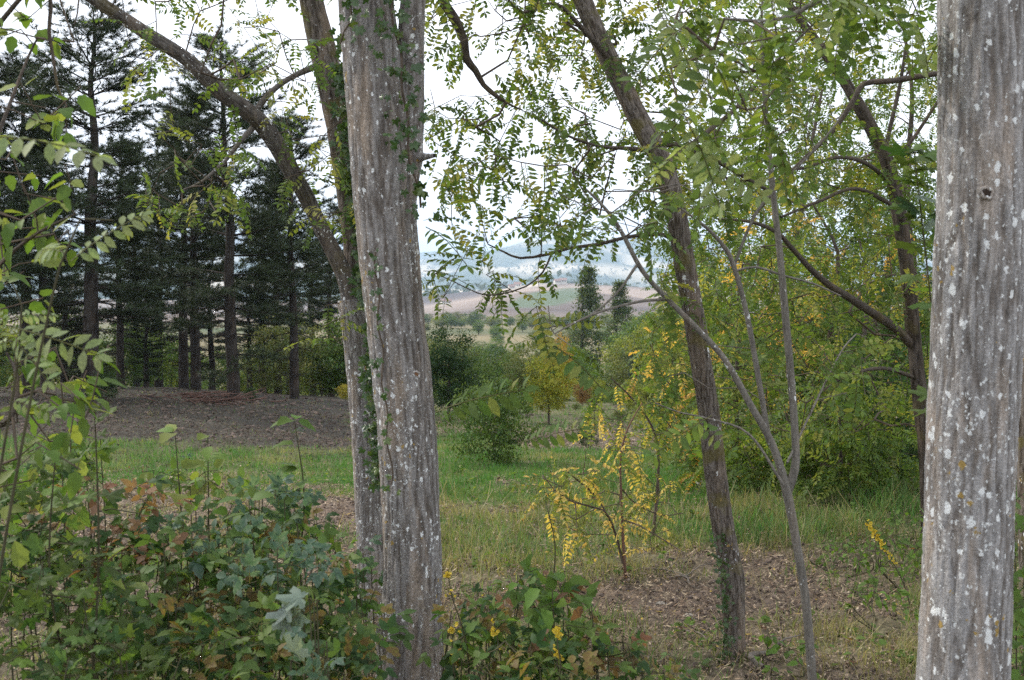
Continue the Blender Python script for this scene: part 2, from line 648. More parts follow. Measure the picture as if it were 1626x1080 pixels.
def compound(cols, seed, nl=5, Wd=.52, mott=None):
    """bramble-like leaf of nl leaflets"""
    r = random.Random(seed)
    t = T()
    base = r.choice(cols)
    t.add(T([(0, .012, 0), (0, -.012, 0), (.7, 0, .02)], [(0, 1, 2)], np.tile((.12, .11, .04), (3, 1))))
    spots = [(0, .68, .38), (68, .62, .33), (-68, .62, .33), (84, .3, .29), (-84, .3, .29)][:nl]
    for a, x, l in spots:
        lf = blade_leaf(l, Wd * r.uniform(.95, 1.2), 8, r.uniform(.1, .4), r.uniform(.1, .5), jit(base, .12, r), .14, wmax=.42)
        if mott:
            g_ = np.random.default_rng(seed + int(a) + 200)
            k_ = g_.random((len(lf.v), 1)) ** 1.2
            k_[0::3] *= .35
            lf.c = lf.c * k_ + np.array(mott) * (1 - k_)
        t.add(lf, rz(R(a + r.uniform(-8, 8))) @ ry(R(r.uniform(-5, 22))), (x, 0, .02))
    return t


def palmate(cols, seed, floor=.16):
    """lobed leaf (hop / maple like)"""
    r = random.Random(seed)
    base = r.choice(cols)
    k = 40
    th = np.linspace(-math.pi, math.pi, k, endpoint=False)
    rad = []
    for a in th:
        q = 0
        for c, h, w in ((0, 1, .42), (1.0, .85, .38), (-1.0, .85, .38), (1.95, .58, .42), (-1.95, .58, .42)):
            q = max(q, h * max(0, 1 - abs(a - c) / (w * 1.75)) ** .75)
        rad.append(max(floor if abs(a) < 2.6 else .16, q))
    rad = np.array(rad)
    rad *= 1 + .1 * np.where(np.arange(k) % 2, 1, -1)
    rad[0] = .05
    x, y = rad * np.cos(th), rad * np.sin(th)
    z = .12 * np.cos(th * 5) * rad - .22 * rad ** 2 + .03 * np.random.default_rng(seed).normal(size=k)
    v = [(0, 0, 0)] + [(x[i] * .5, y[i] * .5, z[i] * .35) for i in range(k)] + list(zip(x, y, z))
    f = []
    for i in range(k):
        j = (i + 1) % k
        f += [(0, 1 + i, 1 + j), (1 + i, 1 + k + i, 1 + k + j), (1 + i, 1 + k + j, 1 + j)]
    v = np.array(v) * .62 + np.array([.38, 0, 0])
    t = T(v, f, np.tile(jit(base, .15, r), (len(v), 1)))
    t.add(T([(0, .01, 0), (0, -.01, 0), (.4, 0, 0)], [(0, 1, 2)], np.tile((.12, .1, .04), (3, 1))))
    return t


LF_ELM = simple_leaves([GREEN2, GREEN, (0.10, .17, .03), (0.10, .17, .03)], 6, seed=1)
LF_LIME = simple_leaves([LIME, (0.12, .2, .04)], 4, seed=2)
LF_PALE = simple_leaves([PALE, (0.33, .33, .16)], 4, Wd=.42, serr=.03, seed=3)
LF_BROWN = simple_leaves([BROWN, (.26, .15, .08)], 4, seed=4)
CP_G = [compound([GREEN2, DKG, GREEN2, (.06, .105, .03), (.11, .16, .04), (.10, .16, .03)], i, random.choice((3, 5, 5))) for i in range(9)] + [compound([(.17, .18, .035)], 9, 5, .62, (.16, .10, .04))]
CP_GREY = [compound([GREY, (.26, .31, .27), (.15, .2, .14)], 30 + i, 5, .56, (.06, .12, .075)) for i in range(6)]
CP_BR = [compound([BROWN, (.2, .12, .06), (.13, .1, .05)], 50 + i, 5) for i in range(4)]
PM_G = [palmate([GREEN, GREEN2, DKG, (0.1, .17, .03)], i, .38) for i in range(7)]
PM_GREY = [palmate([GREY, (.26, .31, .27)], 20 + i) for i in range(3)]
IVY = [palmate([(0.03, .065, .018), (0.045, .09, .025), (0.09, .14, .03)], 40 + i, .5) for i in range(6)]

_cache = {}


def tmesh(t, name, mat):
    key = (id(t), mat.name)
    if key not in _cache:
        _cache[key] = t.mesh(name, mat)
    return _cache[key]


def put_leaves(root, base, ts, idx, Ms, offs, mat, limit=290, name='leaf', rest='foliage', minpx=9, tints=None):
    """the leaves that show largest become parts, the others one stuff part"""
    n = len(offs)
    if n == 0:
        return
    idx = np.asarray(idx)
    px, py = proj(offs)
    w = offs[:, 1]
    sc_ = np.linalg.norm(Ms[:, :, 0], axis=1)
    size = sc_ / np.maximum(w, .3) * FPX
    vis = (px > -40) & (px < 1666) & (py > -40) & (py < 1120) & (w > .4)
    score = np.where(vis, size, 0)
    order = np.argsort(-score)
    big = [i for i in order[:limit] if score[i] > minpx]
    for i in big:
        M = Matrix(np.vstack([np.hstack([Ms[i], (offs[i] - base)[:, None]]), [0, 0, 0, 1]]).tolist())
        link_obj(name, tmesh(ts[int(idx[i])], name, mat), root, M)
    others = np.setdiff1d(np.arange(n), big)
    if len(others):
        t = scatter(ts, idx[others], Ms[others], offs[others] - base)
        o = link_obj(rest, t.mesh(rest, mat), root)
        o['kind'] = 'stuff'


# ------------------------------------------------------------------ branching
class Skel:
    def __init__(s, first):
        """first: list of (n,4) limbs already built"""
        s.p, s.par, s.r0 = [], [], []
        s.nfix = 0
        for l in first:
            l = l[::max(1, int(len(l) / 40))]
            for k, q in enumerate(l):
                s.p.append(q[:3])
                s.par.append(-1)
                s.r0.append(q[3])
        s.nfix = len(s.p)

    def grow(s, att, step=.09, wob=.02, rng=None, maxd=9., bias=None):
        rng = rng or RNG
        att = np.asarray(att)
        A = np.array(s.p)
        d0 = np.min(np.linalg.norm(att[:, None] - A[None, :], axis=2), axis=1)
        buf = np.zeros((60000, 3))
        buf[:len(A)] = A
        n = len(A)
        for a in att[np.argsort(d0)]:
            q = buf[:n]
            dd = np.linalg.norm(q - a, axis=1)
            # prefer joining from behind and below
            dd2 = dd + .35 * np.maximum(0, q[:, 2] - a[2])
            j = int(np.argmin(dd2))
            d = dd[j]
            if d > maxd or d < step * .5:
                continue
            k = max(1, int(d / step))
            st = buf[j].copy()
            par = j
            side = rng.normal(size=3) * wob * d * 2
            for m in range(1, k + 1):
                t = m / k
                pt = st + (a - st) * t + side * math.sin(math.pi * t) + rng.normal(size=3) * wob * .4 * (m < k)
                pt[2] += .06 * d * math.sin(math.pi * t)
                buf[n] = pt
                s.par.append(par)
                s.p.append(pt.copy())
                par = n
                n += 1
        return s

    def finish(s, tip=.0016, expo=2.3, cap=None):
        n = len(s.p)
        r = np.zeros(n)
        kids = np.zeros(n, int)
        for i in range(n - 1, s.nfix - 1, -1):
            if kids[i] == 0:
                r[i] = tip ** expo
            rr = r[i] ** 1.0
            r[s.par[i]] += rr
            kids[s.par[i]] += 1
        s.rad = r ** (1 / expo)
        s.rad[:s.nfix] = s.r0
        if cap:
            s.rad = np.where(np.arange(n) >= s.nfix, np.minimum(s.rad, cap), s.rad)
        s.kids = kids
        s.P = np.array(s.p)
        s.PAR = np.array(s.par)
        return s

    def mesh(s, base, mat, nseg=4, name='twigs', rmin=0., rmax=9.):
        i = np.arange(s.nfix, len(s.P))
        i = i[(s.rad[i] >= rmin) & (s.rad[i] < rmax)]
        if not len(i):
            return None
        a, b = s.P[s.PAR[i]], s.P[i]
        ra = np.minimum(s.rad[s.PAR[i]], s.rad[i] * 1.25)
        rb = s.rad[i]
        t = unit(b - a)
        ref = np.where(np.abs(t[:, 2:3]) < .9, np.array([[0, 0, 1.]]), np.array([[1., 0, 0]]))
        u = unit(np.cross(t, ref))
        w = np.cross(t, u)
        th = np.linspace(0, 2 * np.pi, nseg, endpoint=False)
        ring = np.cos(th)[None, :, None] * u[:, None] + np.sin(th)[None, :, None] * w[:, None]
        v = np.concatenate([(a - t * ra[:, None] * .3)[:, None] + ring * ra[:, None, None], b[:, None] + ring * rb[:, None, None]], 1)
        m = len(i)
        j = np.arange(nseg)
        f1 = np.stack([j, (j + 1) % nseg, (j + 1) % nseg + nseg, j + nseg], -1)
        f = f1[None] + (np.arange(m) * 2 * nseg)[:, None, None]
        return mesh_np(name, v.reshape(-1, 3) - base, f.reshape(-1, 4), mat, np.full((m * 2 * nseg, 3), .6))

    def leafspots(s, rng, rmax=.005, per=1.2, out=.8, gravity=.5):
        i = np.arange(s.nfix, len(s.P))
        i = i[s.rad[i] < rmax]
        cnt = rng.poisson(per, len(i)) + (s.kids[i] == 0) * 2
        i = np.repeat(i, cnt)
        d = unit(s.P[i] - s.P[s.PAR[i]])
        rnd = rng.normal(size=(len(i), 3))
        side = unit(rnd - (rnd * d).sum(1, keepdims=True) * d)
        dr = unit(d * .5 + side * out + np.array([0, 0, -gravity]))
        fr = rng.random(len(i))[:, None]
        pos = s.P[i] * fr + s.P[s.PAR[i]] * (1 - fr)
        return pos, dr


def blob(rng, n, c, rad, shell=.35, clump=0, lo=None):
    """points in an ellipsoid, denser outwards"""
    u = unit(rng.normal(size=(n, 3)))
    r = rng.random(n) ** shell
    p = u * r[:, None] * np.asarray(rad)
    return p + np.asarray(c)


def pixblob(rng, n, x0, x1, y0, y1, Y0, Y1):
    return np.array([P(rng.uniform(x0, x1), rng.uniform(y0, y1), rng.uniform(Y0, Y1)) for _ in range(n)])


def tilt_up(rng, n, a=.5):
    u = np.tile([0, 0, 1.], (n, 1)) + rng.normal(size=(n, 3)) * a
    return unit(u)

# ================================================================== GROUND
def zone_masks(x, y, z):
    """how grassy, how dirt-covered the ground is; laid out from where things stand"""
    px, py = proj(np.stack([x, y, z], -1))
    wx = px + 60 * n2(x, y, 0.6, 3, 21.) * np.clip(12 / np.maximum(y, 1), .3, 3)
    wy = py + 30 * n2(x, y, 0.8, 3, 22.) * np.clip(12 / np.maximum(y, 1), .5, 3)
    wy = wy - .055 * np.clip(wx - 120, 0, 460) * sstep(720, 560, wx)
    nn = n2(x, y, 0.9, 4, 23.)
    g = np.full_like(px, .55)

    def box(x0, x1, y0, y1, val, s=14):
        nonlocal g
        m = sstep(x0 - s * 2, x0 + s * 2, wx) * sstep(x1 + s * 2, x1 - s * 2, wx) * sstep(y0 - s, y0 + s, wy) * sstep(y1 + s, y1 - s, wy)
        g = g + (val - g) * m
    box(-900, 575, 560, 692, .1, 8)
    box(560, 1500, 560, 690, .6, 6)
    box(-900, 600, 698, 768, .85, 8)
    box(-900, 620, 768, 890, .22, 10)
    box(480, 575, 764, 830, .0, 6)
    box(600, 1120, 690, 800, 1., 6)
    box(820, 1110, 684, 716, .08, 5)
    box(775, 860, 764, 776, .05, 4)
    box(600, 1500, 800, 880, .72, 10)
    box(760, 850, 812, 830, .2, 6)
    box(1090, 1500, 760, 860, .8, 10)
    box(900, 1480, 878, 1400, .3, 16)
    box(-900, 900, 900, 1600, .35, 12)
    g = np.clip(g + (.5 + .5 * (wy > 850)) * nn * (g > .1), 0, 1)
    return g, px, py


def col_mix(a, b, t):
    return a + (b - a) * t[..., None]


def ground_sheet(name, th, rr, mat):
    thg, rg = np.meshgrid(th, rr)
    x, y = np.sin(thg) * rg, np.cos(thg) * rg
    z = terrain(x, y)
    g, px, py = zone_masks(x, y, z)
    g = np.where(y < 3, .35, g)
    near = sstep(45, 25, rg)
    # clods where the soil is bare
    cl = np.abs(n2(x, y, 5., 3, 31.)) + .5 * np.abs(n2(x, y, 13., 2, 33.))
    z = z + near * (1 - g) * (cl - .25) * .09 + near * g * .03 * n2(x, y, 6, 2, 35.)
    dirt = np.array([0.115, 0.088, 0.072])
    dirt2 = np.array([0.15, 0.115, 0.085])
    gr = np.array([0.07, 0.10, 0.03])
    dry = np.array([0.15, 0.13, 0.065])
    t1 = np.clip(.5 + 1.2 * n2(x, y, 1.3, 4, 41.), 0, 1)
    mound = sstep(650, 540, px) * sstep(13, 16, rg)          # grey mulch, its colour darkened further for the pines' shade
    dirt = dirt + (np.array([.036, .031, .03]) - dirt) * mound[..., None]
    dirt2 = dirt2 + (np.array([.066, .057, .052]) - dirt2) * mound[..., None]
    dirt = dirt * np.ones(x.shape + (1,))
    c = col_mix(dirt, dirt2, t1)
    gc = col_mix(np.broadcast_to(gr, x.shape + (3,)), dry, np.clip(.35 + 1.1 * n2(x, y, .7, 4, 43.), 0, 1))
    c = c + (gc - c) * g[..., None]
    # middle distance: meadow
    mead = col_mix(np.broadcast_to(np.array([.065, .085, .035]), x.shape + (3,)), np.array([.24, .19, .11]), np.clip(.5 + 1.4 * n2(x, y, .012, 3, 45.), 0, 1))
    t = sstep(45, 80, rg)
    c = c + (mead - c) * t[..., None]
    # ploughed hill with a green field and pale clay scars
    pl = col_mix(np.broadcast_to(np.array([.075, .058, .052]), x.shape + (3,)), np.array([.29, .225, .18]), np.clip(.5 + 2.2 * n2(x + .35 * y, y * .8, .003, 4, 47.), 0, 1))
    sc_ = n2(x * .6 + .4 * y, y * 1.6 - x, .006, 4, 49.)
    pl = pl + (np.array([.50, .43, .35]) - pl) * (sstep(.22, .42, sc_) * .7)[..., None]
    fx, fy = (px - 868) / 62, (py - 474 + (px - 868) * .14) / 13
    pl = pl + (np.array([.085, .115, .06]) - pl) * (sstep(1.1, .85, np.hypot(fx, fy) + .3 * n2(x, y, .01, 2)) * .95)[..., None]
    sx = np.abs(py - (466 - (px - 760) * .14) - 3 * n2(x, y, .02, 2, 3.)) / 3.2
    pl = pl + (np.array([.55, .47, .38]) - pl) * (sstep(1.2, .5, sx) * sstep(755, 790, px) * sstep(880, 850, px) * .8)[..., None]
    t = sstep(520, 600, rg)
    c = c + (pl - c) * t[..., None]
    far = col_mix(np.broadcast_to(np.array([.035, .06, .03]), x.shape + (3,)), np.array([.5, .42, .3]), sstep(-.02, .22, n2(x, y * .55, .0035, 4, 51.)))
    far = col_mix(far, np.array([.05, .08, .04]), sstep(-.1, .25, n2(x, y, .0016, 4, 53.)) * .6)
    t = sstep(1500, 1800, rg)
    c = c + (far - c) * t[..., None]
    v = np.stack([x, y, z], -1).reshape(-1, 3)
    nr, nth = x.shape
    i, j = np.meshgrid(np.arange(nr - 1), np.arange(nth - 1), indexing='ij')
    f = np.stack([i * nth + j, i * nth + j + 1, (i + 1) * nth + j + 1, (i + 1) * nth + j], -1).reshape(-1, 4)[:, ::-1]
    return link_obj(name, mesh_np(name, v, f, mat, c.reshape(-1, 3)))


M_GROUND = plain_mat('soil_and_turf', None, .95, 26., .45, 1.6, bump=1., spec=.1)
rr = np.concatenate([[0.02], np.geomspace(.5, 2.4, 20), np.geomspace(2.5, 42, 330), np.geomspace(44, 13000, 190)])
th = np.concatenate([np.linspace(-math.pi, -R(34), 50, endpoint=False), np.linspace(-R(34), R(34), 330), np.linspace(R(34), math.pi, 51)[1:]])
tag(ground_sheet('ground', th, rr, M_GROUND), kind='structure')


def near_pts(n, rng, Y0, Y1, gmin=0., power=1., invert=False, x_extra=120):
    """ground points in view, thinned by the grass mask"""
    Yv = np.exp(rng.uniform(math.log(Y0), math.log(Y1), n))
    px = rng.uniform(-x_extra, 1626 + x_extra, n)
    x = (px - 813) / FPX * Yv
    z = terrain(x, Yv)
    g, _, _ = zone_masks(x, Yv, z)
    cl = n2(x, Yv, 2.2, 3, 61.)
    pr = g if not invert else 1 - g
    keep = rng.random(n) < np.clip(pr ** power * (1 + 1.5 * cl), 0, 1)
    return x[keep], Yv[keep], z[keep], g[keep], cl[keep]


def make_grass():
    rng = np.random.default_rng(11)
    parts = []
    for n, Y0, Y1, seg, wd, hh in ((95000, 3.2, 9.5, 2, .0026, .085), (170000, 9.5, 30, 1, .006, .085)):
        x, y, z, g, cl = near_pts(n, rng, Y0, Y1)
        m = len(x)
        h = hh * rng.uniform(.35, 1.2, m) * (.55 + .6 * g) * (1 + .9 * np.clip(cl, -.5, 1))
        # longer rough grass under the thicket on the right
        px = 813 + x / y * FPX
        py = 430 + (CAMZ - z) / y * FPX
        rough = sstep(1080, 1180, px) * sstep(760, 790, py) * sstep(900, 860, py)
        h = h * (1 + .7 * rough) * (1 + .5 * sstep(800, 830, py) * (1 - rough))
        a = rng.uniform(0, 2 * np.pi, m)
        w = wd * (y / (6 if seg == 2 else 14)) ** .7 * rng.uniform(.7, 1.4, m)
        side = np.stack([np.cos(a), np.sin(a), 0 * a], -1)
        lean = np.stack([rng.normal(size=m), rng.normal(size=m), 0 * a], -1) * (.35 * h)[:, None]
        b = np.stack([x, y, z - .015], -1)
        if seg == 2:
            mid = b + lean * .35 + np.array([0, 0, 1]) * (h * .6)[:, None]
            tip = b + lean + np.array([0, 0, 1]) * (h)[:, None]
            v = np.stack([b - side * w[:, None], b + side * w[:, None], mid - side * (w * .75)[:, None], mid + side * (w * .75)[:, None], tip], 1)
            f0 = np.array([(0, 1, 3), (0, 3, 2), (2, 3, 4)])
        else:
            tip = b + lean + np.array([0, 0, 1]) * (h)[:, None]
            v = np.stack([b - side * w[:, None], b + side * w[:, None], tip], 1)
            f0 = np.array([(0, 1, 2)])
        k = v.shape[1]
        dryf = np.clip(.20 + 1.5 * n2(x, y, .9, 4, 43.) + rng.normal(size=m) * .22 + (.45 - .45 * g) + .12 * sstep(790, 840, py) * sstep(1100, 1040, px) - .25 * sstep(800, 770, py), 0, 1)
        c = col_mix(np.broadcast_to(np.array([.07, .17, .04]), (m, 3)), np.array([.28, .24, .12]), dryf)
        c = c * rng.uniform(.7, 1.25, (m, 1))
        c = np.repeat(c[:, None], k, 1)
        f = f0[None] + (np.arange(m) * k)[:, None, None]
        parts.append(T(v.reshape(-1, 3), f.reshape(-1, 3), c.reshape(-1, 3)))
    t = parts[0].add(parts[1])
    o = link_obj('grass', t.mesh('grass', M_GRASS))
    tag(o, 'short green and dry grass growing over the clearing', 'grass', kind='stuff')


make_grass()


def make_litter():
    rng = np.random.default_rng(12)
    x, y, z, g, cl = near_pts(230000, rng, 3.2, 24, invert=True, power=.7)
    m = len(x)
    kind = rng.random(m)
    L_ = np.where(kind < .5, rng.uniform(.006, .022, m), rng.uniform(.015, .05, m)) * np.clip((y / 6) ** .6, .8, 2.2)
    Wd = np.where(kind < .5, L_ * .6, L_ * .10)
    a = rng.uniform(0, 2 * np.pi, m)
    nrm = unit(np.stack([rng.normal(size=m) * .5, rng.normal(size=m) * .5, np.ones(m)], -1))
    d = unit(np.cross(nrm, np.stack([np.cos(a), np.sin(a), 0 * a], -1)))
    s = np.cross(nrm, d)
    b = np.stack([x, y, z + rng.uniform(.0, .05, m)], -1)
    v = np.stack([b - d * L_[:, None] / 2, b + s * Wd[:, None] / 2, b + d * L_[:, None] / 2 + nrm * (L_ * .15)[:, None], b - s * Wd[:, None] / 2], 1)
    pal = np.array([(.20, .135, .09), (.11, .08, .06), (.30, .22, .15), (.26, .2, .15), (.15, .10, .07), (.36, .29, .2), (.34, .24, .06)])
    c = pal[rng.choice(7, m, p=[.19, .19, .17, .16, .12, .15, .02])] * rng.uniform(.6, 1.3, (m, 1))
    px_ = 813 + x / y * FPX
    c = c * (1 - .7 * (sstep(650, 540, px_) * sstep(13, 16, y)))[:, None]  # litter colour darkened as well, for shade under the pines
    t = T(v.reshape(-1, 3), (np.array([(0, 1, 2), (0, 2, 3)])[None] + (np.arange(m) * 4)[:, None, None]).reshape(-1, 3), np.repeat(c, 4, 0))
    o = link_obj('leaf_litter', t.mesh('leaf_litter', plain_mat('litter', None, .9, 30.), False))
    tag(o, 'brown dead leaves, chips and straw covering the bare soil', 'leaf litter', kind='stuff')


make_litter()


def make_clods():
    rng = np.random.default_rng(13)
    x, y, z, g, cl = near_pts(26000, rng, 3.4, 30, invert=True, power=1.6)
    m = len(x)
    ico = np.array([(0, 0, 1), (.9, 0, .3), (.28, .85, .25), (-.72, .53, .35), (-.7, -.5, .3), (.28, -.85, .35), (.6, .5, -.5), (-.3, .8, -.5), (-.8, 0, -.5), (-.2, -.8, -.5), (.7, -.4, -.5)])
    fc = np.array([(0, 1, 2), (0, 2, 3), (0, 3, 4), (0, 4, 5), (0, 5, 1), (1, 6, 2), (2, 6, 7), (2, 7, 3), (3, 7, 8), (3, 8, 4), (4, 8, 9), (4, 9, 5), (5, 9, 10), (5, 10, 1), (1, 10, 6)])
    s = rng.uniform(.004, .015, m) * np.clip((y / 6) ** .8, .7, 3)
    v = ico[None] * s[:, None, None] * rng.uniform(.5, 1.4, (m, 11, 1)) * np.array([1.2, 1.2, .7])
    v = v + np.stack([x, y, z + .01], -1)[:, None]
    c = np.array([.105, .08, .066])[None] * rng.uniform(.6, 1.6, (m, 1))
    t = T(v.reshape(-1, 3), (fc[None] + (np.arange(m) * 11)[:, None, None]).reshape(-1, 3), np.repeat(c, 11, 0))
    o = link_obj('soil_clods', t.mesh('soil_clods', plain_mat('clods', None, .95, 40.), False))
    tag(o, 'crumbled dark soil lumps on the turned earth', 'soil', kind='stuff')


make_clods()

# ================================================================== MIDDLE DISTANCE TREES
QUAD = [T([(0, 0, 0), (.5, .32, .06), (1, 0, -.08), (.5, -.32, .06)], [(0, 2, 1), (0, 3, 2)], np.tile((1, 1, 1), (4, 1)))]


def leaf_cloud(rng, centres, per, spread, size, pal, droop=.3, flat=.6):
    n = len(centres)
    k = rng.poisson(per, n)
    ci = np.repeat(np.arange(n), k)
    sp = np.repeat(spread * rng.uniform(.6, 1.3, n), k)
    off = centres[ci] + rng.normal(size=(len(ci), 3)) * sp[:, None] * np.array([1, 1, flat])
    d = unit(rng.normal(size=(len(ci), 3)) + np.array([0, 0, -droop]))
    Ms = frames(d, tilt_up(rng, len(ci), .7), size * rng.uniform(.6, 1.4, len(ci)))
    hue = np.repeat(rng.integers(0, len(pal), n), k)
    hue = np.where(rng.random(len(ci)) < .3, rng.integers(0, len(pal), len(ci)), hue)
    c = np.array(pal)[hue] * rng.uniform(.75, 1.25, (len(ci), 1))
    return scatter(QUAD, np.zeros(len(ci), int), Ms, off, c)


def trunk_path(H, r0, lean, rng, n=9, top=.03):
    t = np.linspace(0, 1, n)
    w = np.cumsum(rng.normal(size=(n, 2)) * .02 * H, 0) * t[:, None]
    return np.stack([w[:, 0] + lean * H * t, w[:, 1], H * t, r0 * (1 - t) ** .8 + top * r0], -1)


def broad_variant(seed, H, wid, lo, nclump, per, size, pal, trunk_r, spread=.2, shape='round', stems=1):
    rng = np.random.default_rng(seed)
    limbs = [catmull(trunk_path(H * .85, trunk_r / math.sqrt(stems), rng.uniform(-.05, .05) if stems == 1 else rng.uniform(-.3, .3), rng), .25) for _ in range(stems)]
    for l in limbs:
        l[0, 2] -= .25
    u = unit(rng.normal(size=(nclump, 3)))
    r = rng.random(nclump) ** .45
    h = (u[:, 2] * r) * .5 + .5
    hz = lo + (1 - lo) * h
    if shape == 'column':
        hz = lo + (1 - lo) * rng.random(nclump)
        prof = np.clip(np.sin(np.pi * (hz - lo) / (1 - lo) * .85 + .35), .05, 1)
        a = rng.uniform(0, 2 * np.pi, nclump)
        rad = wid * .5 * prof * rng.random(nclump) ** .5
        c = np.stack([np.cos(a) * rad, np.sin(a) * rad, hz * H], -1)
    else:
        bump_ = 1 + .35 * noise(u * 1.7 + seed * 3.1)
        c = np.stack([u[:, 0] * r * wid * .5 * bump_, u[:, 1] * r * wid * .5 * bump_, hz * H * (1 + .08 * noise(u * 2 + seed))], -1)
    sk = Skel(limbs).grow(c, step=.35 if H > 3 else .12, wob=.04, rng=rng)
    sk.finish(tip=.006 if H > 3 else .0025, cap=trunk_r * .5)
    crown = leaf_cloud(rng, c, per, spread, size, pal)
    vs = T()
    for l in limbs:
        v, f, cc = tube(l, 7)
        vs.add(T(v, np.concatenate([f[:, [0, 1, 2]], f[:, [0, 2, 3]]]), cc * .6))
    return dict(H=H, trunk=vs.mesh('trunk', M_BARK_D), branches=sk.mesh(np.zeros(3), M_TWIG, 3), crown=crown.mesh('crown', M_FAR, False))


def place(var, name, x, y, H, label, cat, color=(1, 1, 1), group=None, wid=1., rot=None, parts=('trunk', 'branches', 'crown'), z=None):
    s = H / var['H']
    root = thing(name, (x, y, float(terrain(x, y)) if z is None else z), label, cat, group)
    root.rotation_euler = (0, 0, random.uniform(0, 6.28) if rot is None else rot)
    root.scale = (s * wid, s * wid, s)
    for k in parts:
        if var.get(k) is None:
            continue
        o = link_obj(k, var[k], root)
        if k in ('crown', 'foliage'):
            o.color = (*color, 1)
    return root


# leaf colours are white-ish in the variants' palettes times the object's own hue
PALW = [(.9, .95, .8), (1.1, 1.05, .9), (.8, .95, .9), (1.25, 1.1, .8)]
VB = [broad_variant(101, 6, 4.6, .12, 150, 55, .17, PALW, .13, .30),
      broad_variant(102, 7, 4.2, .12, 160, 55, .17, PALW, .14, .30),
      broad_variant(103, 5, 5.0, .06, 150, 55, .17, PALW, .12, .30)]
VSHRUB = [broad_variant(111, 2.2, 2.2, .06, 100, 60, .075, PALW, .03, .14, stems=4),
          broad_variant(112, 2.0, 2.6, .04, 110, 60, .075, PALW, .03, .14, stems=5)]
VPOP = [broad_variant(121, 14, 2.7, .04, 420, 28, .2, PALW, .22, .24, 'column')]


def from_px(px, Y):
    return (px - 813) / FPX * Y


def top_h(py, Y, x):
    return CAMZ + (430 - py) / FPX * Y - float(terrain(x, Y))


C_G, C_LG, C_YG, C_Y, C_OR, C_DK, C_OL, C_RUST = (.07, .115, .03), (.10, .16, .04), (.17, .2, .04), (.30, .27, .05), (.33, .22, .05), (.035, .065, .025), (.11, .13, .05), (.2, .12, .06)
mid = [
    (752, 27, 566, 0, C_G, 1., 'tree', 'round green tree between the bushy dark tree and the yellow tree'),
    (828, 30, 560, 1, C_OL, 1., 'tree', 'olive green tree just left of the yellow maple'),
    (872, 23, 552, 0, (.24, .25, .04), .8, 'tree', 'small yellow-green maple with a dark thin trunk in the clearing edge'),
    (893, 33, 528, 1, C_OR, .5, 'tree', 'narrow golden-orange tree between the yellow maple and the poplars'),
    (925, 31, 606, 2, C_RUST, .7, 'tree', 'low rusty brown tree below the left poplar'),
    (1002, 27, 606, 2, C_YG, .8, 'tree', 'yellow-green tree below the right poplar'),
    (1062, 38, 488, 0, C_YG, 1., 'tree', 'tall lime green tree right of the two poplars'),
    (1130, 44, 470, 1, C_LG, 1.1, 'tree', 'broad green tree behind the slim leaning trunk'),
    (1200, 34, 462, 1, C_G, 1.1, 'tree', 'green tree behind the locust thicket'),
    (1032, 52, 530, 2, C_OL, 1.1, 'tree', 'olive tree at the foot of the right poplar'),
    (900, 58, 548, 0, C_LG, 1., 'tree', 'light green tree behind the golden-orange tree'),
    (850, 66, 540, 2, C_OL, 1., 'tree', 'hazy olive tree above the olive green one'),
    (790, 60, 552, 0, C_G, 1., 'tree', 'hazy green tree above the clearing'),
    (725, 64, 536, 1, C_OL, 1., 'tree', 'hazy olive tree right of the big trunk'),
    (960, 70, 572, 1, C_LG, 1., 'tree', 'hazy light green tree between the poplars'),
    (1090, 72, 505, 2, C_OL, 1.2, 'tree', 'hazy wide tree right of the poplars'),
    (1300, 42, 440, 0, C_G, 1.2, 'tree', 'green tree deep behind the locust thicket'),
    (1420, 36, 440, 1, C_G, 1.2, 'tree', 'green tree deep behind the dark locust trunk'),
    (1560, 40, 430, 0, C_OL, 1.2, 'tree', 'olive tree behind the lichen covered trunk'),
]
for px, Y, top, k, colr, wd, cat, lab in mid:
    x = from_px(px, Y)
    place(VB[k], 'broadleaf_tree', x, Y, top_h(top, Y, x), lab, cat, colr, wid=wd)
for px, Y, top, lab in ((934, 118, 425, 'left of two tall narrow poplars rising above the valley trees'), (985, 124, 448, 'right of two tall narrow poplars rising above the valley trees')):
    x = from_px(px, Y)
    place(VPOP[0], 'poplar_tree', x, Y, top_h(top, Y, x), lab, 'poplar', (.075, .105, .035), 'the pair of poplars', wid=1.3)

# hazy trees down the slope and in the hedge lines below the ploughed hill
rg_ = np.random.default_rng(5)
slope_lab = 'hazy green tree among those down the valley slope'
for i in range(60):
    Y = rg_.uniform(60, 170)
    px = rg_.uniform(660, 1200) if i % 4 else rg_.uniform(-100, 640)
    if 900 < px < 1015:
        continue
    x = from_px(px, Y)
    colr = [C_G, C_LG, C_OL, C_YG, C_DK][i % 5]
    place(VB[i % 3], 'slope_tree', x, Y, top_h(rg_.uniform(536, 572) - (40 if px > 1000 else 0), Y, x), slope_lab, 'tree', colr, 'trees down the valley slope', wid=1.1, parts=('trunk', 'crown'))
for i in range(34):
    Y = rg_.uniform(190, 390)
    px = rg_.uniform(668, 1150)
    x = from_px(px, Y)
    place(VB[i % 3], 'slope_tree', x, Y, rg_.uniform(2., 4.2), slope_lab, 'tree', [C_G, C_LG, C_OL][i % 3], 'trees down the valley slope', wid=1.3, parts=('trunk', 'crown'))
hedge_lab = 'distant hedgerow tree in the line below the ploughed hill'
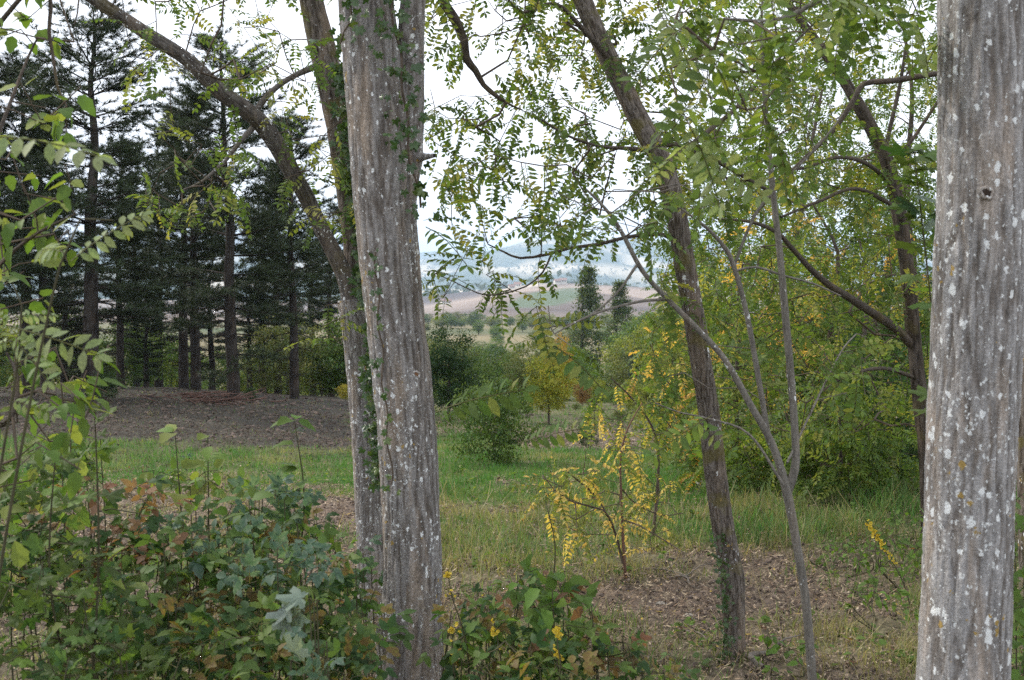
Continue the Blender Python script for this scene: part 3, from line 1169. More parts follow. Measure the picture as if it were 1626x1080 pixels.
for i in range(46):
    Y = 405 + rg_.normal() * 14 + (i % 2) * 55
    px = 668 + i * 11.5 + rg_.uniform(-6, 6)
    x = from_px(px, Y)
    place(VB[i % 3], 'hedgerow_tree', x, Y, rg_.uniform(3., 5.5), hedge_lab, 'tree', [C_G, C_OL, C_YG, C_LG][i % 4], 'hedgerow trees below the ploughed hill', wid=1.3, parts=('trunk', 'crown'))


def far_woods():
    rng = np.random.default_rng(8)
    n = 2600
    Y = np.concatenate([rng.uniform(1480, 2200, n // 2), rng.uniform(2600, 5200, n // 2)])
    px = rng.uniform(300, 1500, n)
    x = from_px(px, Y)
    keep = (n2(x, Y, .0022, 3, 71.) > -.05)
    x, Y = x[keep], Y[keep]
    z = terrain(x, Y)
    m = len(x)
    c = np.stack([x, Y, z + 5], -1)
    return c, m


cw, mw_ = far_woods()
rngw = np.random.default_rng(9)
cloud = leaf_cloud(rngw, cw, 7, 7., 9., [(.035, .06, .03), (.05, .075, .03), (.06, .08, .04)], flat=.45)
tag(link_obj('distant_woods', cloud.mesh('distant_woods', M_FAR, False)), 'dark woods and tree lines on the hazy far hills', 'woods', kind='stuff')

# ------------------------------------------------------------------ village on the crest of the ploughed hill
M_WALL = plain_mat('plaster', (.62, .58, .5), .9, 2.)
M_ROOF = plain_mat('roof_tiles', (.26, .17, .14), .9, 3.)
M_WIN = plain_mat('dark_window', (.05, .055, .06), .4, 3.)


def house(px, Y, w, d, h, lab, rot=0.2):
    x = from_px(px, Y)
    z = float(terrain(x, Y))
    root = thing('village_house', (x, Y, z), lab, 'house', 'houses on the crest of the hill')
    root.rotation_euler = (0, 0, rot)
    w, d, h = w * .62, d * .62, h * .6
    a, b = w / 2, d / 2
    v = [(-a, -b, -1), (a, -b, -1), (a, b, -1), (-a, b, -1), (-a, -b, h), (a, -b, h), (a, b, h), (-a, b, h), (-a, 0, h + 1.8), (a, 0, h + 1.8)]
    me = bpy.data.meshes.new('wall')
    me.from_pydata(v, [], [(0, 1, 5, 4), (2, 3, 7, 6), (1, 2, 6, 9, 5), (3, 0, 4, 8, 7)])
    me.materials.append(M_WALL)
    link_obj('wall', me, root)
    o = .5
    rv = [(-a - o, -b - o, h - .3), (a + o, -b - o, h - .3), (a + o, 0, h + 1.95), (-a - o, 0, h + 1.95), (-a - o, b + o, h - .3), (a + o, b + o, h - .3)]
    rv += [(p[0], p[1], p[2] + .25) for p in rv]
    me = bpy.data.meshes.new('roof')
    me.from_pydata(rv, [], [(0, 1, 2, 3), (3, 2, 5, 4), (6, 9, 8, 7), (9, 10, 11, 8), (0, 6, 7, 1), (4, 5, 11, 10), (0, 3, 9, 6), (3, 4, 10, 9), (1, 7, 8, 2), (2, 8, 11, 5)])
    me.materials.append(M_ROOF)
    link_obj('roof', me, root)
    for k in range(3):
        cx = -a + w * (k + .5) / 3
        me = bpy.data.meshes.new('window')
        q = .5
        me.from_pydata([(cx - q, -b - .05, h * .45), (cx + q, -b - .05, h * .45), (cx + q, -b - .05, h * .45 + 1.4), (cx - q, -b - .05, h * .45 + 1.4),
                        (cx - q, -b + .1, h * .45), (cx + q, -b + .1, h * .45), (cx + q, -b + .1, h * .45 + 1.4), (cx - q, -b + .1, h * .45 + 1.4)], [],
                       [(0, 1, 2, 3), (0, 4, 5, 1), (1, 5, 6, 2), (2, 6, 7, 3), (3, 7, 4, 0)])
        me.materials.append(M_WIN)
        link_obj('window', me, root)


for px, Y, w, d, h, rot, lab in ((812, 1262, 9, 7, 5, .3, 'leftmost small pale house on the far hill crest'),
                                 (822, 1275, 11, 8, 6, -.2, 'pale house second from the left on the far hill crest'),
                                 (858, 1285, 10, 8, 6, .1, 'white house standing alone mid-way on the far hill crest'),
                                 (884, 1290, 9, 8, 5, .4, 'pale house just right of the lone white one on the far crest'),
                                 (894, 1296, 12, 8, 6, -.1, 'wide pale house at the right of the far hill crest'),
                                 (708, 1130, 14, 8, 5, .2, 'long pale farmhouse beside the big trunk on the far hill')):
    house(px, Y, w, d, h, lab, rot)

# ================================================================== PINES
TUFT = T()
_r = random.Random(5)
for i in range(18):
    a, b = _r.uniform(0, 6.28), _r.uniform(.15, 1.35)
    d = np.array([math.cos(b), math.sin(b) * math.cos(a), math.sin(b) * math.sin(a)])
    s = unit(np.cross(d, [_r.random(), _r.random(), _r.random()])) * .042
    o = np.array([_r.uniform(0, .5), 0, 0])
    TUFT.add(T([o - s, o + s, o + d * _r.uniform(.75, 1.1)], [(0, 1, 2)], np.tile(jit((.038, .056, .026), .3, _r), (3, 1))))


def pine_variant(seed, H=9., full=1., low_green=.15, bare=.30):
    rng = np.random.default_rng(seed)
    tp = trunk_path(H, .155, rng.uniform(-.015, .015), rng, 12, .06)
    tp[:, :2] *= .35
    tr = catmull(tp, .15)
    tr[0, 2] -= .3
    v, f, c = tube(tr, 12, rough=.012, ridge=True, fscale=14.)
    segs, tufts, tdirs = [], [], []
    z = .9
    while z < H - .25:
        t = z / H
        k = np.argmin(np.abs(tr[:, 2] - z))
        o = tr[k, :3]
        L_ = 1.6 * full * (np.interp(t, [.08, .25, .45, .7, .88, 1], [.55, .85, 1, .8, .5, .12]))
        for b in range(rng.integers(4, 7)):
            a = rng.uniform(0, 2 * np.pi)
            l = L_ * rng.uniform(.55, 1.15)
            dead = t < bare and rng.random() > low_green or (t < bare + .12 and rng.random() < .45)
            if dead:
                l *= rng.uniform(.35, .9)
            up = np.interp(t, [.1, .5, .9], [-.12, .12, .75]) + rng.normal() * .1
            n = 7
            s = np.linspace(0, 1, n)
            dirv = np.array([math.cos(a), math.sin(a), 0])
            side = np.array([-math.sin(a), math.cos(a), 0])
            pth = o + dirv * (s * l)[:, None] + side * (np.cumsum(rng.normal(size=n)) * .03 * l)[:, None]
            pth[:, 2] += up * l * s + (.12 * l * s ** 2 if t > .35 else -.1 * l * s ** 2)
            r = (.012 + .012 * l) * (1 - s * .85)
            segs.append(np.column_stack([pth, r]))
            for q in range(1, n):
                for sg in (-1, 1):
                    if rng.random() < (.35 if dead else .1):
                        continue
                    ll = l * (1 - s[q]) * .45 + rng.uniform(.08, .25)
                    dd = unit(dirv * .75 + side * sg * rng.uniform(.5, 1.) + np.array([0, 0, rng.normal() * .25 + .15 * (not dead)]))
                    m = 3
                    sub = pth[q] + dd * (np.linspace(0, ll, m))[:, None]
                    sub[:, 2] += .08 * ll * np.linspace(0, 1, m) ** 2
                    segs.append(np.column_stack([sub, np.linspace(.006, .003, m)]))
                    if not dead:
                        for w in np.linspace(.3, 1.02, max(2, int(ll / .12))):
                            tufts.append(pth[q] + dd * ll * w)
                            tdirs.append(unit(dd + np.array([0, 0, .45]) + rng.normal(size=3) * .3))
            if not dead:
                for w in (.7, .8, .9, 1.):
                    tufts.append(pth[0] + (pth[-1] - pth[0]) * w)
                    tdirs.append(unit(dirv + np.array([0, 0, .6])))
        z += rng.uniform(.30, .5)
    tufts += [tr[-1, :3] + rng.normal(size=3) * .08 for _ in range(12)]
    tdirs += [unit(np.array([0, 0, 1.]) + rng.normal(size=3) * .4) for _ in range(12)]
    tufts, tdirs = np.array(tufts), np.array(tdirs)
    Ms = frames(tdirs, tilt_up(rng, len(tufts)), .17 * rng.uniform(.7, 1.3, len(tufts)))
    crown = scatter([TUFT], np.zeros(len(tufts), int), Ms, tufts, np.tile(rng.uniform(.75, 1.3, (len(tufts), 1)), (1, 3)))
    bt = T()
    for sgm in segs:
        bv, bf, bc = tube(sgm, 3)
        bt.add(T(bv, np.concatenate([bf[:, [0, 1, 2]], bf[:, [0, 2, 3]]]), bc * .5)) if False else None
    # branches as one joined mesh
    vs, fs, base = [], [], 0
    for sgm in segs:
        bv, bf, _ = tube(sgm, 3)
        vs.append(bv)
        fs.append(bf + base)
        base += len(bv)
    vv, ff = np.concatenate(vs), np.concatenate(fs)
    return dict(H=H, trunk=mesh_np('trunk', v, f, M_PBARK, c), branches=mesh_np('branches', vv, ff, M_PBARK, np.full((len(vv), 3), .4)),
                crown=crown.mesh('crown', M_NEEDLE, False))


VP = [pine_variant(201, bare=.24), pine_variant(202, full=.9, bare=.3), pine_variant(203, full=1.1, low_green=.35, bare=.2), pine_variant(204, full=.75, low_green=.5, bare=.2)]
pines = [(140, 24, 20, 2, 1.05, 'tallest pine at the left, trunk just right of the leafy saplings'),
         (42, 26, 95, 0, .9, 'pine left of the tallest one, trunk behind the pale leaves'),
         (-70, 25, 30, 2, 1., 'pine cut off by the left edge of the picture'),
         (190, 29, 225, 1, .8, 'slender pine just right of the tallest pine'),
         (215, 36, 300, 3, .8, 'short thin pine behind the slender one'),
         (290, 31, 170, 0, .85, 'left of two pines whose trunks stand close together'),
         (309, 30, 150, 1, .85, 'right of two pines whose trunks stand close together'),
         (369, 26.5, 62, 2, .88, 'straight thick pine in the middle of the grove with branches to the ground'),
         (440, 37, 262, 3, .8, 'thin pine behind the two pines at the grove\'s right end'),
         (466, 28.5, 185, 0, .8, 'pine at the right end of the grove, just left of the leaning limb'),
         (525, 39, 330, 3, .9, 'small pine seen between the leaning limb and its trunk'),
         (70, 34, 200, 1, 1., 'pine far back behind the left saplings'),
         (250, 40, 250, 2, .9, 'pine deep in the grove between the slender one and the close pair'),
         (415, 44, 310, 1, .9, 'faint pine deep in the grove right of the thick one'),
         (-20, 33, 180, 1, 1.1, 'pine deep in the grove by the left edge'),
         (496, 46, 360, 2, 1., 'small pine far back right of the grove\'s right end one'),
         (100, 36, 400, 3, 1.4, 'low young pine left of the tallest one\'s trunk'),
         (395, 37, 440, 1, 1.3, 'low bushy young pine right of the thick middle one'),
         (335, 40, 380, 3, 1.1, 'young pine left of the thick middle one, far back'),
         (230, 33, 470, 3, 1.5, 'low bushy young pine between the slender one and the close pair')]
for px, Y, top, k, wd, lab in pines:
    x = from_px(px, Y)
    place(VP[k], 'pine_tree', x, Y, top_h(top, Y, x), lab, 'pine', (1, 1, 1), 'pines of the grove on the left', wid=wd * 1.22)
x = from_px(712, 24)
place(VB[1], 'dark_tree', x, 24, top_h(512, 24, x), 'small bushy dark green tree right beside the big middle trunk', 'tree', (.03, .06, .022), wid=.95)
x = from_px(1012, 40)
place(VP[3], 'spruce_tree', x, 40, top_h(545, 40, x), 'bluish grey conifer right of the poplars', 'conifer', (1.6, 1.7, 2.4), wid=1.2)

# shrubs behind the pines
labs = 'light green or yellowish shrub lit behind the pine trunks'
labd = 'dull green shrub behind the pine trunks'
_used = set()
_main = [(-70, 'the pine cut by the left edge'), (42, 'the pine behind the pale leaves'), (140, 'the tallest pine'), (190, 'the slender pine'), (300, 'the close pair of pines'),
         (369, 'the straight thick pine'), (466, 'the last pine of the grove'), (525, 'the small pine by the leaning limb'), (600, 'the forked trunk')]
for i in range(24):
    px = -80 + i * 31 + rg_.uniform(-12, 12)
    Y = rg_.uniform(34, 60)
    x = from_px(px, Y)
    top = rg_.uniform(475, 625)
    bright = i % 5 in (0, 2, 3)
    near_ = min(_main, key=lambda q: abs(q[0] - px))
    hue = ('yellowish', 'light green', 'olive')[i % 3] if bright else 'dull green'
    lab = f"{'tall' if top < 530 else 'mid-high' if top < 580 else 'low'} {hue} shrub showing {'left' if px < near_[0] else 'right'} of {near_[1]}"
    if lab in _used:
        lab = (labs if bright else labd)
    _used.add(lab)
    place(VSHRUB[i % 2], 'backlit_shrub', x, Y, max(1.6, top_h(top, Y, x)), lab, 'shrub', (C_YG, C_LG, C_OL)[i % 3] if bright else C_G,
          'bright shrubs behind the pines' if bright else 'dull shrubs behind the pines', wid=.85)
for px, Y, top, colr, lab in ((165, 23.5, 590, C_DK, 'dark shrub at the foot of the tallest pine'), (395, 25.5, 615, C_DK, 'low dark shrub at the foot of the thick pine'),
                              (600, 27, 600, C_YG, 'yellow shrub behind the forked trunk'), (548, 30, 610, C_Y, 'yellowish shrub under the small pine')):
    x = from_px(px, Y)
    place(VSHRUB[0], 'shrub', x, Y, top_h(top, Y, x), lab, 'shrub', colr)
for px, Y, top, colr, wd, lab in ((785, 14.5, 600, C_G, .85, 'small upright green shrub standing alone in the meadow'),
                              (935, 17.5, 655, C_DK, .5, 'tiny dark seedling on the bare path'),
                              (740, 26, 640, C_G, 1.2, 'low green bush at the foot of the bushy dark tree'),
                              (830, 26.5, 630, C_LG, 1., 'low light green bush left of the yellow maple'),
                              (915, 28, 640, C_OL, 1.1, 'low olive bush right of the yellow maple'),
                              (985, 24, 650, C_OL, 1.2, 'olive bush at the end of the bare path'),
                              (1060, 22, 650, C_G, 1.3, 'green bush beyond the slim leaning trunk'),
                              (690, 25, 650, C_LG, .9, 'light green bush peeping past the big middle trunk'),
                              (765, 31, 612, C_YG, 1.3, 'yellow-green bush behind the meadow shrub'),
                              (805, 34, 596, C_G, 1.4, 'green bush behind and left of the yellow maple'),
                              (848, 38, 588, C_LG, 1.3, 'light bush directly behind the yellow maple'),
                              (885, 29, 630, C_G, 1.1, 'dark green bush at the yellow maple\'s right foot'),
                              (940, 36, 600, C_YG, 1.3, 'pale yellowish bush left of the bluish conifer'),
                              (975, 33, 618, C_LG, 1.2, 'light green bush below the bluish conifer'),
                              (1030, 31, 600, C_YG, 1.4, 'lime bush right of the bluish conifer'),
                              (1080, 34, 570, C_G, 1.5, 'green bush behind the slim trunk'),
                              (1120, 27, 600, C_LG, 1.4, 'light green bush just right behind the slim trunk'),
                              (1150, 21, 640, C_G, 1.3, 'green bush between the slim trunk and the grey sapling'),
                              (1200, 18, 690, C_G, 1.5, 'dark low bush under the thicket left part'),
                              (1300, 16, 690, C_DK, 1.6, 'dark low bush under the thicket middle'),
                              (1400, 15, 680, C_DK, 1.5, 'dark low bush under the thicket before the dark trunk'),
                              (720, 36, 600, C_LG, 1.3, 'light green bush right of the big trunk behind the dark tree')):
    x = from_px(px, Y)
    place(VSHRUB[1], 'shrub', x, Y, top_h(top, Y, x), lab, 'shrub', colr, wid=wd)


def brush_pile():
    rng = np.random.default_rng(77)
    c = ground_at(335, 642)
    pts = []
    for i in range(60):
        a = rng.uniform(0, 6.28)
        o = c + np.array([rng.normal() * .55, rng.normal() * .3, rng.uniform(.0, .22)])
        d = np.array([math.cos(a), math.sin(a) * .5, rng.normal() * .12])
        l = rng.uniform(.4, 1.1)
        pts.append(np.array([[*(o - d * l / 2), .012], [*(o + rng.normal(size=3) * .03), .011], [*(o + d * l / 2), .006]]))
    vs, fs, b = [], [], 0
    for p in pts:
        v, f, _ = tube(p, 4)
        vs.append(v - c)
        fs.append(f + b)
        b += len(v)
    root = thing('brush_pile', c, 'low heap of reddish dead branches under the close pair of pines', 'brush pile')
    vv = np.concatenate(vs)
    o = link_obj('branches', mesh_np('branches', vv, np.concatenate(fs), plain_mat('red_brush', (.11, .065, .05)), np.ones((len(vv), 3))), root)
    o['kind'] = 'stuff'


brush_pile()

# ================================================================== LOCUST THICKET ON THE RIGHT (8 to 20 m away)
def near_tree(name, base, label, cat, limbs, att, ts, mat_twig=None, fsize=(.16, .24), per=1.2, limit=290, seed=0, step=.09,
              extra=None, wob=.03, leafr=.006, gravity=.5, tip=.0016, minpx=9, nseg=4, weights=None, maxd=9., group=None, clumpy=0.):
    """limbs: list of (part name, path, nseg, material, kwargs); att: attractor points the twigs grow to"""
    rng = np.random.default_rng(seed)
    base = np.asarray(base, float)
    root = thing(name, base, label, cat, group)
    for pn, pr, ns, mt, kw in limbs:
        tube_obj(pn, pr, ns, mt, root, base, **kw)
    if att is not None and len(att):
        if clumpy:
            att = att[fbm(att * 1.3 + seed, 2) > -clumpy]
        sk = Skel([l[1] for l in limbs]).grow(att, step=step, wob=wob, rng=rng, maxd=maxd)
        sk.finish(tip=tip, cap=.035)
        for nm, lo, hi, ns in (('branches', .006, 9, 7), ('twigs', 0, .006, nseg)):
            me = sk.mesh(base, mat_twig or M_TWIG, ns, nm, lo, hi)
            if me:
                link_obj(nm, me, root)['kind'] = 'stuff'
        pos, dr = sk.leafspots(rng, rmax=leafr, per=per, gravity=gravity)
        n = len(pos)
        idx = rng.choice(len(ts), n, p=weights)
        Ms = frames(dr, tilt_up(rng, n, .45), rng.uniform(*fsize, n))
    else:
        pos, idx, Ms = np.zeros((0, 3)), np.zeros(0, int), np.zeros((0, 3, 3))
    if extra is not None:
        pos = np.concatenate([pos, extra[0]])
        Ms = np.concatenate([Ms, extra[1]])
        idx = np.concatenate([idx, extra[2]])
    put_leaves(root, base, ts, idx, Ms, pos, M_LEAF, limit=limit, minpx=minpx)
    return root


def stem(px, Y, top_py, lean, r0, seed, n=7):
    rng = np.random.default_rng(seed)
    x = from_px(px, Y)
    z = float(terrain(x, Y))
    H = CAMZ + (430 - top_py) / FPX * Y - z
    t = np.linspace(0, 1, n)
    w = np.cumsum(rng.normal(size=(n, 2)), 0) * .03 * H * t[:, None]
    p = np.stack([x + w[:, 0] + lean * t, Y + w[:, 1], z - .2 + (H + .2) * t, r0 * (1 - .8 * t)], -1)
    return np.array([x, Y, z]), catmull(p, .15)


rt = np.random.default_rng(31)
thick = [
    # base px, Y, trunk top, [blobs: px,py,Y, rx(m), ry(m), rz(m), n], palette, label
    (1165, 10.5, 420, .1, .035, [(1190, 560, 10.5, .9, .8, 1.1, 190), (1120, 640, 10.5, .5, .6, .5, 90), (1180, 735, 10.3, .6, .5, .3, 80)], FRL_MIX, 'yellowing locust bush just right of the slim leaning trunk'),
    (1300, 12.0, 330, .2, .05, [(1290, 520, 12, 1.2, 1., 1.5, 430), (1290, 700, 11.5, 1., .8, .5, 130)], FRL_MIX, 'dense locust tree filling the middle of the thicket'),
    (1400, 10.2, 380, -.2, .04, [(1390, 640, 10.2, .8, .8, .8, 300), (1400, 745, 9.6, .5, .5, .3, 110)], FRL_D, 'dark green low locust in front of the dark trunk'),
    (1270, 9.6, 600, 0, .02, [(1260, 715, 9.6, .75, .5, .36, 190)], FRL_G, 'low green locust shoots at the foot of the thicket'),
    (1480, 13.0, 250, -.3, .06, [(1450, 500, 13, 1.0, 1.2, 1.9, 400)], FRL_D, 'tall green locust behind the dark trunk and the lichen trunk'),
    (1210, 15.0, 150, .2, .07, [(1210, 330, 15, 1.6, 1.4, 1.9, 280), (1110, 420, 15, .7, .8, .9, 70)], FRL_G, 'tall locust whose crown shows between the slim trunk and the thin grey stems'),
    (1370, 16.0, 60, .3, .08, [(1340, 230, 16, 1.9, 1.5, 2.4, 330)], FRL_G, 'tallest locust at the back of the thicket'),
    (1100, 13.0, 560, .0, .03, [(1085, 600, 13, .6, .6, .75, 110)], FRL_MIX, 'small yellow-green locust left of the slim leaning trunk'),
    (1340, 9.0, 560, .0, .02, [(1345, 700, 9., .55, .5, .5, 180)], FRL_G, 'young locust shoots with light tips near the grass edge'),
    (1600, 11.0, 200, .1, .06, [(1610, 500, 11., .9, 1., 2.2, 160)], FRL_G, 'locust tree seen only past the right edge trunk'),
]
for i, (px, Y, top, lean, r0, blobs, pal, lab) in enumerate(thick):
    base, pr = stem(px, Y, top, lean, r0, 300 + i)
    att = np.concatenate([blob(rt, n, P(bx, by, bY), (a, b, c), .5) for bx, by, bY, a, b, c, n in blobs])
    near_tree('locust_tree', base, lab, 'locust tree', [('trunk', pr, 10, M_BARK_D, {})], att, pal, fsize=(.19, .29), per=1.5, seed=400 + i,
              step=.2, tip=.0025, wob=.04, leafr=.012, limit=80, nseg=3, minpx=24, group='locust trees of the thicket')

# fallen yellow leaflets etc. are in the litter

# ================================================================== NEAR TREES
# --- A: the big middle trunk
YA = 4.4
mainA = limb([(650, 1230, 150), (652, 1130, 122), (655, 1040, 108), (655, 960, 101), (655, 880, 98), (650, 750, 97), (640, 620, 98), (627, 500, 100), (616, 380, 103),
              (606, 240, 108), (594, 120, 100), (582, 0, 92), (572, -120, 86), (560, -300, 80), (548, -600, 70), (560, -1000, 52)], [YA] * 15 + [4.5], .0105, .94)
baseA = np.array([*P(650, 1150, YA)[:2], 0.0])
baseA[2] = float(terrain(baseA[0], baseA[1]))


def flareA(rr, th, s, p):
    h = p[:, 2] - baseA[2]
    k = np.exp(-np.maximum(h, 0) / .13)[:, None]
    rr = rr * (1 + k * (.25 + .22 * np.cos(th * 5 + 1)[None]))
    # burl low on the left side, knot hole on the right
    px, py = proj(p)
    b = np.exp(-((py - 1010) / 34) ** 2)[:, None] * np.exp(-((np.angle(np.exp(1j * (th - TA)))) / .7) ** 2)[None]
    return rr * (1 + .16 * b)


# angle of the image-left direction in the tube's own frame
_t0 = unit(np.array([0.02, 0, 1.]))
_a = unit(np.cross(_t0, [0, 1., 0]))
_b = np.cross(_t0, _a)
TA = math.atan2(_b @ np.array([-1., 0, 0]), _a @ np.array([-1., 0, 0]))
forkA = limb([(640, 330, 40), (648, 240, 48), (652, 150, 43), (653, 60, 40), (655, 0, 39), (660, -120, 36), (672, -300, 32), (700, -600, 24), (720, -1000, 14)], [4.42] * 9, .012)
hangA = limb([(668, -260, 18), (690, -90, 17), (703, -5, 16), (722, 30, 15), (737, 65, 14), (740, 92, 13.5), (755, 112, 11), (768, 135, 9), (785, 150, 7), (803, 163, 5), (830, 175, 3)], 5.0, .03)
hangA[:12, 1] = np.linspace(4.5, 5.0, 12)
attA = np.concatenate([
    pixblob(rt, 75, 675, 860, -60, 190, 4.6, 5.6), pixblob(rt, 28, 675, 800, 180, 330, 4.8, 5.6),
    pixblob(rt, 20, 672, 730, 250, 460, 4.6, 5.4), pixblob(rt, 60, 560, 900, -500, -60, 3.6, 5.8)])


def knot_ring(c, r, parent, base, mat, nrm=(0, -1, 0), hole=(.03, .02, .015)):
    """raised lip round a dark hole"""
    n = unit(np.array(nrm, float))
    u = unit(np.cross(n, [0, 0, 1.]))
    w = np.cross(u, n)
    th_ = np.linspace(0, 2 * np.pi, 25)
    wr = [1 + .22 * math.sin(2 * a + 1) + .14 * math.sin(5 * a) for a in th_]
    wr[-1] = wr[0]
    pr = np.stack([c + (np.cos(a) * u + np.sin(a) * w * 1.25) * r * k_ for a, k_ in zip(th_, wr)])
    kn = tube_obj('knot', np.column_stack([pr - n * r * .15, np.full(25, r * .4)]), 8, mat, parent, base)
    v = np.vstack([c + n * r * .15] + [c + n * r * .12 + (np.cos(a) * u + np.sin(a) * w * 1.25) * r * .85 * k_ for a, k_ in zip(th_[:-1], wr)])
    f = [(0, 1 + i, 1 + (i + 1) % 24) for i in range(24)]
    link_obj('knot_hole', mesh_np('knot_hole', v - base, f, plain_mat('hollow', hole)), kn)


def frond_at(px, py, Y, px2, py2, Y2, up=(0, -.3, 1)):
    a, b = P(px, py, Y), P(px2, py2, Y2)
    d = b - a
    l = np.linalg.norm(d)
    return a, frames(d[None], np.array([up]), [l])[0]


exA = [frond_at(691, 655, 4.1, 800, 606, 3.9, (0, -1, .5)), frond_at(676, 360, 4.3, 745, 385, 4.1), frond_at(672, 430, 4.3, 742, 425, 4.2), frond_at(672, 350, 4.3, 730, 330, 4.3)]
exA = (np.array([e[0] for e in exA]), np.array([e[1] for e in exA]), np.array([5, 0, 1, 2]))
rA = near_tree('locust_tree', baseA, 'big furrowed grey trunk with a tan streak standing in the middle', 'locust tree',
               [('trunk', mainA, 128, M_BARK, dict(rough=.008, ridge=True, fscale=36., zs=.075, flare=flareA, seed=2.)),
                ('fork', forkA, 56, M_BARK, dict(rough=.007, ridge=True, fscale=42., zs=.13, seed=8.)),
                ('limb', hangA, 16, M_BARK_D, dict(rough=.003, ridge=True, fscale=40., seed=3.))],
               attA, FR_MIX, fsize=(.12, .18), per=.7, seed=501, extra=exA, clumpy=.25)
kc = P(662, 594, YA - .196)
knot_ring(kc + np.array([0, -.012, 0]), .008, rA, baseA, M_BARK, hole=(.16, .08, .04))
stub = np.array([[*P(664, 250, YA), .02], [*P(676, 249, YA - .02), .012], [*P(690, 247, YA - .05), .007]])
tube_obj('branch_stub', catmull(stub, .01), 10, M_BARK, rA, baseA)

# --- B: forked tree just behind
YB = 5.8
trunkB = limb([(592, 1060, 60), (590, 990, 50), (589, 870, 46), (583, 740, 45), (575, 620, 45), (567, 530, 46), (560, 475, 50)], YB, .02)
leftB = limb([(562, 500, 40), (548, 440, 36), (515, 372, 31), (490, 320, 31), (468, 280, 33), (430, 215, 36), (400, 182, 34), (350, 145, 31), (300, 97, 29), (260, 70, 28), (220, 45, 27), (145, -5, 26), (60, -70, 24), (-60, -200, 20), (-150, -380, 14)],
             [5.8, 5.8, 5.78, 5.75, 5.7, 5.65, 5.6, 5.55, 5.5, 5.5, 5.5, 5.45, 5.4, 5.4, 5.4], .02, .8)
upB = limb([(563, 500, 42), (566, 430, 36), (560, 360, 36), (550, 280, 38), (538, 200, 40), (522, 120, 42), (508, 60, 41), (494, 0, 38), (480, -70, 36), (450, -220, 32), (430, -500, 24), (440, -800, 12)], 5.95, .02)
sideB = limb([(403, 183, 12), (418, 160, 10), (440, 138, 9), (468, 120, 9), (500, 106, 11), (525, 95, 11)], [5.62, 5.65, 5.7, 5.8, 5.9, 5.95], .03)
lowB = limb([(400, 205, 10), (384, 222, 8), (362, 250, 7), (345, 268, 6), (318, 290, 4), (290, 302, 2.5)], [5.6, 5.5, 5.4, 5.35, 5.3, 5.25], .03)
baseB = np.array([P(590, 1000, YB)[0], YB, float(terrain(P(590, 1000, YB)[0], YB))])
attB = np.concatenate([pixblob(rt, 100, 170, 500, -80, 130, 4.9, 6.2), pixblob(rt, 34, 230, 400, 200, 350, 4.9, 5.6), pixblob(rt, 22, 420, 560, 60, 220, 5.2, 6.2),
                       pixblob(rt, 30, 440, 560, 220, 360, 5.3, 6.), pixblob(rt, 10, 500, 560, 480, 560, 5.4, 5.8), pixblob(rt, 80, -100, 560, -500, -80, 4.2, 6.4)])
near_tree('locust_tree', baseB, 'forked trunk behind the big one with a limb arching to the upper left', 'locust tree',
          [('trunk', trunkB, 72, M_BARK, dict(rough=.006, ridge=True, fscale=52., seed=11.)),
           ('limb', leftB, 56, M_BARK_H, dict(rough=.0035, ridge=True, fscale=60., seed=12.)),
           ('limb', upB, 64, M_BARK_M, dict(rough=.005, ridge=True, fscale=60., seed=13.)),
           ('branch', sideB, 12, M_BARK_H, {}), ('branch', lowB, 10, M_BARK_H, {})],
          attB, FR_MIX, fsize=(.11, .165), per=.5, seed=502, clumpy=.3)

# --- C: lichen covered trunk at the right
YC = 3.3
trunkC = limb([(1500, 1420, 165), (1515, 1250, 152), (1528, 1080, 143), (1536, 900, 139), (1542, 720, 138), (1550, 540, 140), (1557, 360, 140), (1560, 180, 137), (1561, 0, 134),
               (1562, -200, 128), (1566, -600, 110), (1580, -1100, 80), (1600, -1700, 40)], YC, .0095)
branchC = limb([(1562, -260, 34), (1500, -180, 20), (1420, -90, 14), (1330, -20, 10), (1240, 30, 7), (1150, 30, 4)], [3.3, 3.2, 3.05, 2.95, 2.85, 2.8], .03)
baseC = np.array([P(1500, 1400, YC)[0], YC, float(terrain(P(1500, 1400, YC)[0], YC))])
attC = np.concatenate([pixblob(rt, 24, 1030, 1290, -90, 130, 2.6, 3.1), pixblob(rt, 7, 1060, 1230, 100, 230, 2.7, 3.1), pixblob(rt, 14, 1290, 1480, -160, 60, 2.8, 3.4), pixblob(rt, 30, 1100, 1700, -600, -200, 2.8, 4.)])
rC = near_tree('locust_tree', baseC, 'pale trunk spotted with white and orange lichen at the right', 'locust tree',
               [('trunk', trunkC, 144, M_BARK_L, dict(rough=.007, ridge=True, fscale=38., zs=.075, seed=21.)), ('limb', branchC, 12, M_BARK_G, {})],
               attC, FR_G[:5] + FR_PALE[:2], fsize=(.16, .22), per=.3, seed=503)
knot_ring(P(1567, 306, YC - .117), .012, rC, baseC, M_BARK_L)

# --- D: trunk past the right edge
YD = 6.0
trunkD = limb([(1655, 990, 66), (1650, 900, 60), (1642, 700, 56), (1640, 500, 54), (1650, 200, 52), (1665, -100, 46), (1680, -500, 30)], YD, .03)
baseD = np.array([P(1655, 960, YD)[0], YD, float(terrain(P(1655, 960, YD)[0], YD))])
near_tree('locust_tree', baseD, 'dark brown trunk just showing behind the lichen trunk at the right edge', 'locust tree',
          [('trunk', trunkD, 48, M_BARK_M, dict(rough=.006, ridge=True, fscale=30., seed=26.))],
          pixblob(rt, 60, 1500, 1800, -400, 300, 5.2, 7), FR_G, per=.7, seed=504)

